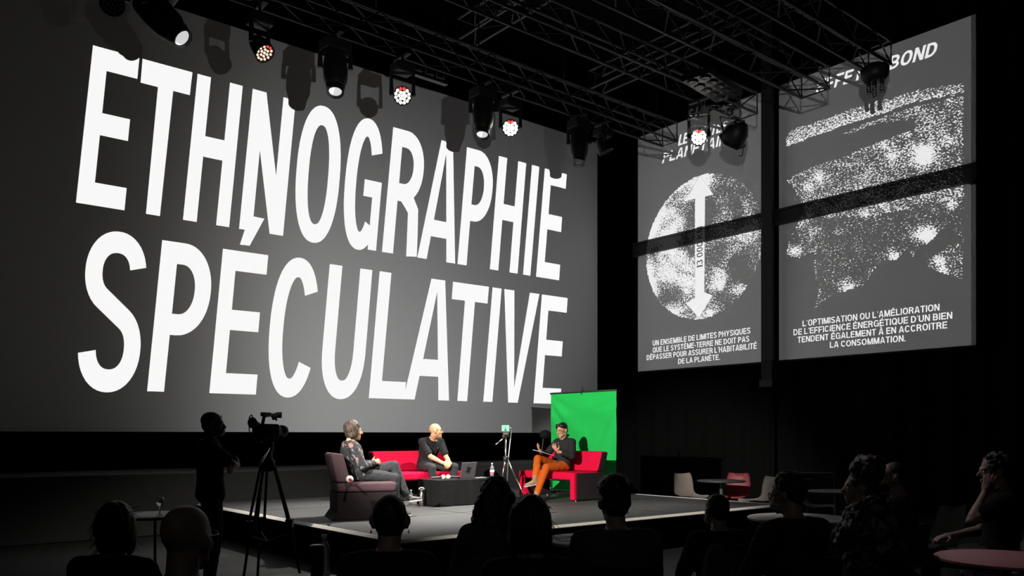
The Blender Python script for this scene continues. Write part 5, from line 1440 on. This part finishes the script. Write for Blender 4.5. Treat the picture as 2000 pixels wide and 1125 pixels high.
def round_table(loc, r, top, label, z=.74, pole=('tabletop_dark', .03)):
    e = empty('round_table', loc, 0, label, 'table', 'round tables in the hall')
    bm = bm_new(); lathe(bm, [(r - .012, z - .028), (r, z - .018), (r, z - .004), (r - .006, z)], 48); obj('table_top', bm, M[top], e, autosmooth=40)
    cr = pole[1]; bm = bm_new(); lathe(bm, [(cr + .005, .03), (cr, .06), (cr, z - .05), (.12, z - .03)], 16); obj('column', bm, M[pole[0]], e, autosmooth=40)
    bm = bm_new(); lathe(bm, [(.24, 0), (.24, .012), (.06, .03)], 32); obj('base', bm, M['steel_black'], e, autosmooth=40)
    return e
g = 'shell chairs at the right of the stage'
c = spot(1350, 14.35); shell_chair(c, face(-.25, -1.09), 'chair_beige', 'beige shell chair beside the stage, leftmost of the chairs in the background', g)
c = spot(1437, 14.4); shell_chair(c, face(-1.02, -.45), 'chair_red', 'red shell chair behind the far round table by the stage', g)
c = spot(1478, 13.35); shell_chair(c, face(-.85, .45), 'chair_beige', 'pale shell chair seen in profile right of the red chair', g)
c = spot(1598, 12.3); shell_chair(c, face(.35, -.9), 'chair_grey', 'grey shell chair behind a small round table at right', g)
c = spot(1818, 8.1); shell_chair(c, face(.25, .9), 'chair_grey', 'empty grey shell chair seen from behind at the right', g)
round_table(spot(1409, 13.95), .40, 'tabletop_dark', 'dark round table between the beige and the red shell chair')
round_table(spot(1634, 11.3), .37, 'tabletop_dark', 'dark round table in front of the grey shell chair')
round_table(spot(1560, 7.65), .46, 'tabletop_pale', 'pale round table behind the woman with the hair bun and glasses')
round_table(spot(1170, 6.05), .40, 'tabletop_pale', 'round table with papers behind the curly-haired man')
round_table(spot(1965, 5.12), .40, 'tabletop_rosy_lit', 'rosy-lit round table at the lower right corner')
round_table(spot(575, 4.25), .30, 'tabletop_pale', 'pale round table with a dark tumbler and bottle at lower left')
round_table(spot(303, 7.95), .37, 'tabletop_dark', 'round table with a stemmed glass left of the cameraman', pole=('white', .014))  # slim white column stands in for the lit edge of its pole
# things on the tables
for k, (px, d, r_) in enumerate(((1087, 6.15, .3), (1112, 6.0, -.4))):
    c = spot(px, d, .741); bm = bm_new(); box(bm, (-.105, -.075, 0), (.105, .075, .003)); o = obj('leaflet', bm, M['paper'], None); o.location = c; o.rotation_euler = (0, 0, r_)
    tag(o, ('white leaflet lying at the left edge of the table with papers', 'white leaflet beside the curly-haired man on the table with papers')[k], 'leaflet', 'leaflets on the round table')
c = spot(619, 4.3, .74); e = empty('tumbler', c, 0, 'tall dark drinking tumbler on the pale table at lower left', 'cup')
bm = bm_new(); lathe(bm, [(.03, .001), (.032, .01), (.034, .16), (.035, .172)], 24); obj('cup_body', bm, M['black_plastic'], e, autosmooth=40)
bm = bm_new(); lathe(bm, [(.036, .1722), (.036, .186), (.03, .19)], 24); obj('lid', bm, M['laptop'], e, autosmooth=40)
c = spot(633, 4.42, .741); bottle(c, 'clear plastic water bottle beside the dark tumbler at lower left', 'clear')
c = spot(312, 7.85, .741); e = empty('stemmed_glass', c, 0, 'stemmed glass on the table left of the bald man in glasses', 'glass')
bm = bm_new(); lathe(bm, [(.035, 0), (.034, .004), (.006, .008), (.005, .07), (.02, .085), (.036, .12), (.034, .17)], 20); obj('bowl', bm, M['water'], e, smooth=True)
# dark flight case by the right wall
c = spot(1572, 14.6); e = empty('flight_case', c, face(-.8, -.6), 'dark slatted flight case standing by the right wall behind the chairs', 'case')
rbox('case_body', (-.45, -.25, .06), (.45, .25, .84), M['black_plastic'], e, .02)
bm = bm_new()
for z in (.845,): tube(bm, [(-.45, .25, z), (.45, .25, z)], .012, 6); tube(bm, [(.45, .25, .06), (.45, .25, z)], .012, 6); tube(bm, [(-.45, .25, .06), (-.45, .25, z)], .012, 6)
obj('edge_trim', bm, M['laptop'], e)
bm = bm_new(); tube(bm, [(-.1, .255, .70), (-.1, .275, .74), (.1, .275, .74), (.1, .255, .70)], .01, 6); obj('handle', bm, M['laptop'], e)
for x in (-.38, .38):
    bm = bm_new(); lathe(bm, [(.03, -.015), (.03, .015)], 12, Matrix.Translation((x, .15, .03)) @ Matrix.Rotation(PI / 2, 4, 'Y')); obj('castor', bm, M['steel_black'], e)
    bm = bm_new(); lathe(bm, [(.03, -.015), (.03, .015)], 12, Matrix.Translation((x, -.15, .03)) @ Matrix.Rotation(PI / 2, 4, 'Y')); obj('castor', bm, M['steel_black'], e)

# ------------------------------------------------------------------ the seated audience
SEAT_ARMS = {
    'lap': dict(R=dict(wrist=(.12, .27, .66), f=(-.4, .8, -.1), n=(0, 0, -1)), L=dict(wrist=(-.12, .27, .66), f=(.4, .8, -.1), n=(0, 0, -1))),
    'folded': dict(R=dict(wrist=(-.08, .23, .78), f=(-.9, .1, .1), n=(0, -1, 0), pole=(.9, .2, -.5)), L=dict(wrist=(.08, .20, .75), f=(.9, .1, .1), n=(0, -1, 0), pole=(-.9, .2, -.5))),
    'chin': dict(R=dict(wrist=(.12, .27, .66), f=(-.4, .8, -.1), n=(0, 0, -1)), L=dict(wrist=(-.150, .075, 1.015), f=(.20, -.30, .95), n=(.9, -.1, .1), curl=.35, pole=(-.4, .5, -.8))),
}
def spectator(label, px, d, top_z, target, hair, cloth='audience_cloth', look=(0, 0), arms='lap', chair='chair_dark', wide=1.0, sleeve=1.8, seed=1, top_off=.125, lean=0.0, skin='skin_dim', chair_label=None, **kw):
    loc = spot(px, d); v = Vector(target) - loc; rz = face(v.x, v.y)
    s = top_z / (1.155 + top_off)
    S = dict(hip=(0, -.02, .55), neck=(0, -.05 + lean, 1.03), bow=(0, -.04, 0), head=(0, .0 + lean * 1.2, 1.155), look=look, skin=M[skin], scale=s, voxel=.013, wide=wide, seed=seed,
             shirt=(M[cloth], sleeve), trousers=M['audience_grey'], shoes=M['shoe_dark'], arms=SEAT_ARMS[arms],
             legs=dict(R=dict(knee=(.13, .43, .52), ankle=(.12, .42, .10), toe=(.1, 1, 0)), L=dict(knee=(-.13, .43, .52), ankle=(-.12, .42, .10), toe=(-.1, 1, 0))))
    if hair: S['hair'] = (hair, M[kw.pop('hair_mat', 'hair_black')])
    S.update(kw)
    b, H, _ = person(label, loc, rz, S, 'people in the audience')
    if chair: shell_chair(loc, rz, chair, chair_label or ('shell chair under the ' + label.split(' ', 1)[0] + ' ' + ' '.join(label.split(' ')[1:9])), 'chairs of the audience')
    return b, H
STG = (8.0, 11.0, 0)
spectator('person in black at far left with dark hair, barely visible in the shadow', 232, 3.95, 1.16, STG, 'bob', seed=21, chair_label='chair of the barely visible person at far left')
spectator('bald man with glasses seen from behind at lower left', 367, 2.85, 1.262, STG, None, look=(-14, 0), wide=1.12, sleeve=.7, seed=22, glasses=M['black_plastic'], skin='skin_dim', cloth='audience_grey', chair_label='chair of the bald man with glasses')
b_, H_ = spectator('person with cropped hair and drop earrings seen from behind, low centre-left', 762, 3.72, 1.232, STG, 'cropped', seed=23, wide=.92, head_scale=1.02, chair_label='chair of the person with drop earrings')
for q_ in (-1, 1):
    bm = bm_new(); tube(bm, [H_ @ Vector((q_ * .083, -.012, -.034)), H_ @ Vector((q_ * .084, -.012, -.044))], .002, 6); ellipsoid(bm, H_ @ Vector((q_ * .084, -.012, -.047)), (.004, .004, .005))
    obj('earring', bm, M['chrome'], b_)
spectator('woman with long wavy black hair in front of the slim tripod', 968, 4.75, 1.252, STG, 'long', look=(-6, 0), seed=24, wide=.88, cloth='audience_grey', chair_label='chair of the woman with long wavy hair')
spectator('person with tousled dark bob, just right of the long-haired woman', 1034, 3.62, 1.215, STG, 'bob', seed=25, wide=.9, chair_label='chair of the person with the tousled bob')
spectator('man with tufted hair and dark t-shirt in front of the right sofa', 1199, 4.45, 1.275, STG, 'quiff', seed=26, wide=1.08, sleeve=.8, top_off=.15, cloth='audience_grey', chair='chair_dark', chair_label='dark chair of the man with tufted hair')
spectator('person with short hair in dark jacket, right of the stage corner', 1398, 5.35, 1.112, (8.5, 11.5, 0), 'short', look=(10, 4), seed=27, wide=1.05, mask=M['mask_cloth'], chair_label='chair of the short-haired person in dark jacket')
spectator('woman with curly hair, glasses and mask in profile, broad dark top', 1537, 4.8, 1.277, (6.0, 10.5, 0), 'curlytop', look=(26, 6), head_scale=.93, seed=28, wide=1.12, mask=M['mask_cloth'], glasses=M['black_plastic'], chair_label='chair of the curly-haired woman with glasses and mask')
spectator('woman with large piled-up hair bun looking left', 1678, 5.6, 1.335, (5.0, 9.5, 0), 'bigbun', look=(32, 0), seed=29, top_off=.20, cloth='audience_grey', arms='folded', chair_label='chair of the woman with the large hair bun')
spectator('balding man in dark jacket and black mask looking left, behind the hair bun', 1742, 6.5, 1.285, (5.0, 10.5, 0), 'cropped', look=(28, 4), seed=30, wide=1.05, mask=M['black_shirt'], chair_label='chair of the balding man with black mask')
spectator('person with huge bushy dark hair in the right foreground', 1697, 3.35, 1.225, (7.0, 10.0, 0), 'afro', seed=31, top_off=.165, wide=.95, chair_label='chair of the person with bushy hair')
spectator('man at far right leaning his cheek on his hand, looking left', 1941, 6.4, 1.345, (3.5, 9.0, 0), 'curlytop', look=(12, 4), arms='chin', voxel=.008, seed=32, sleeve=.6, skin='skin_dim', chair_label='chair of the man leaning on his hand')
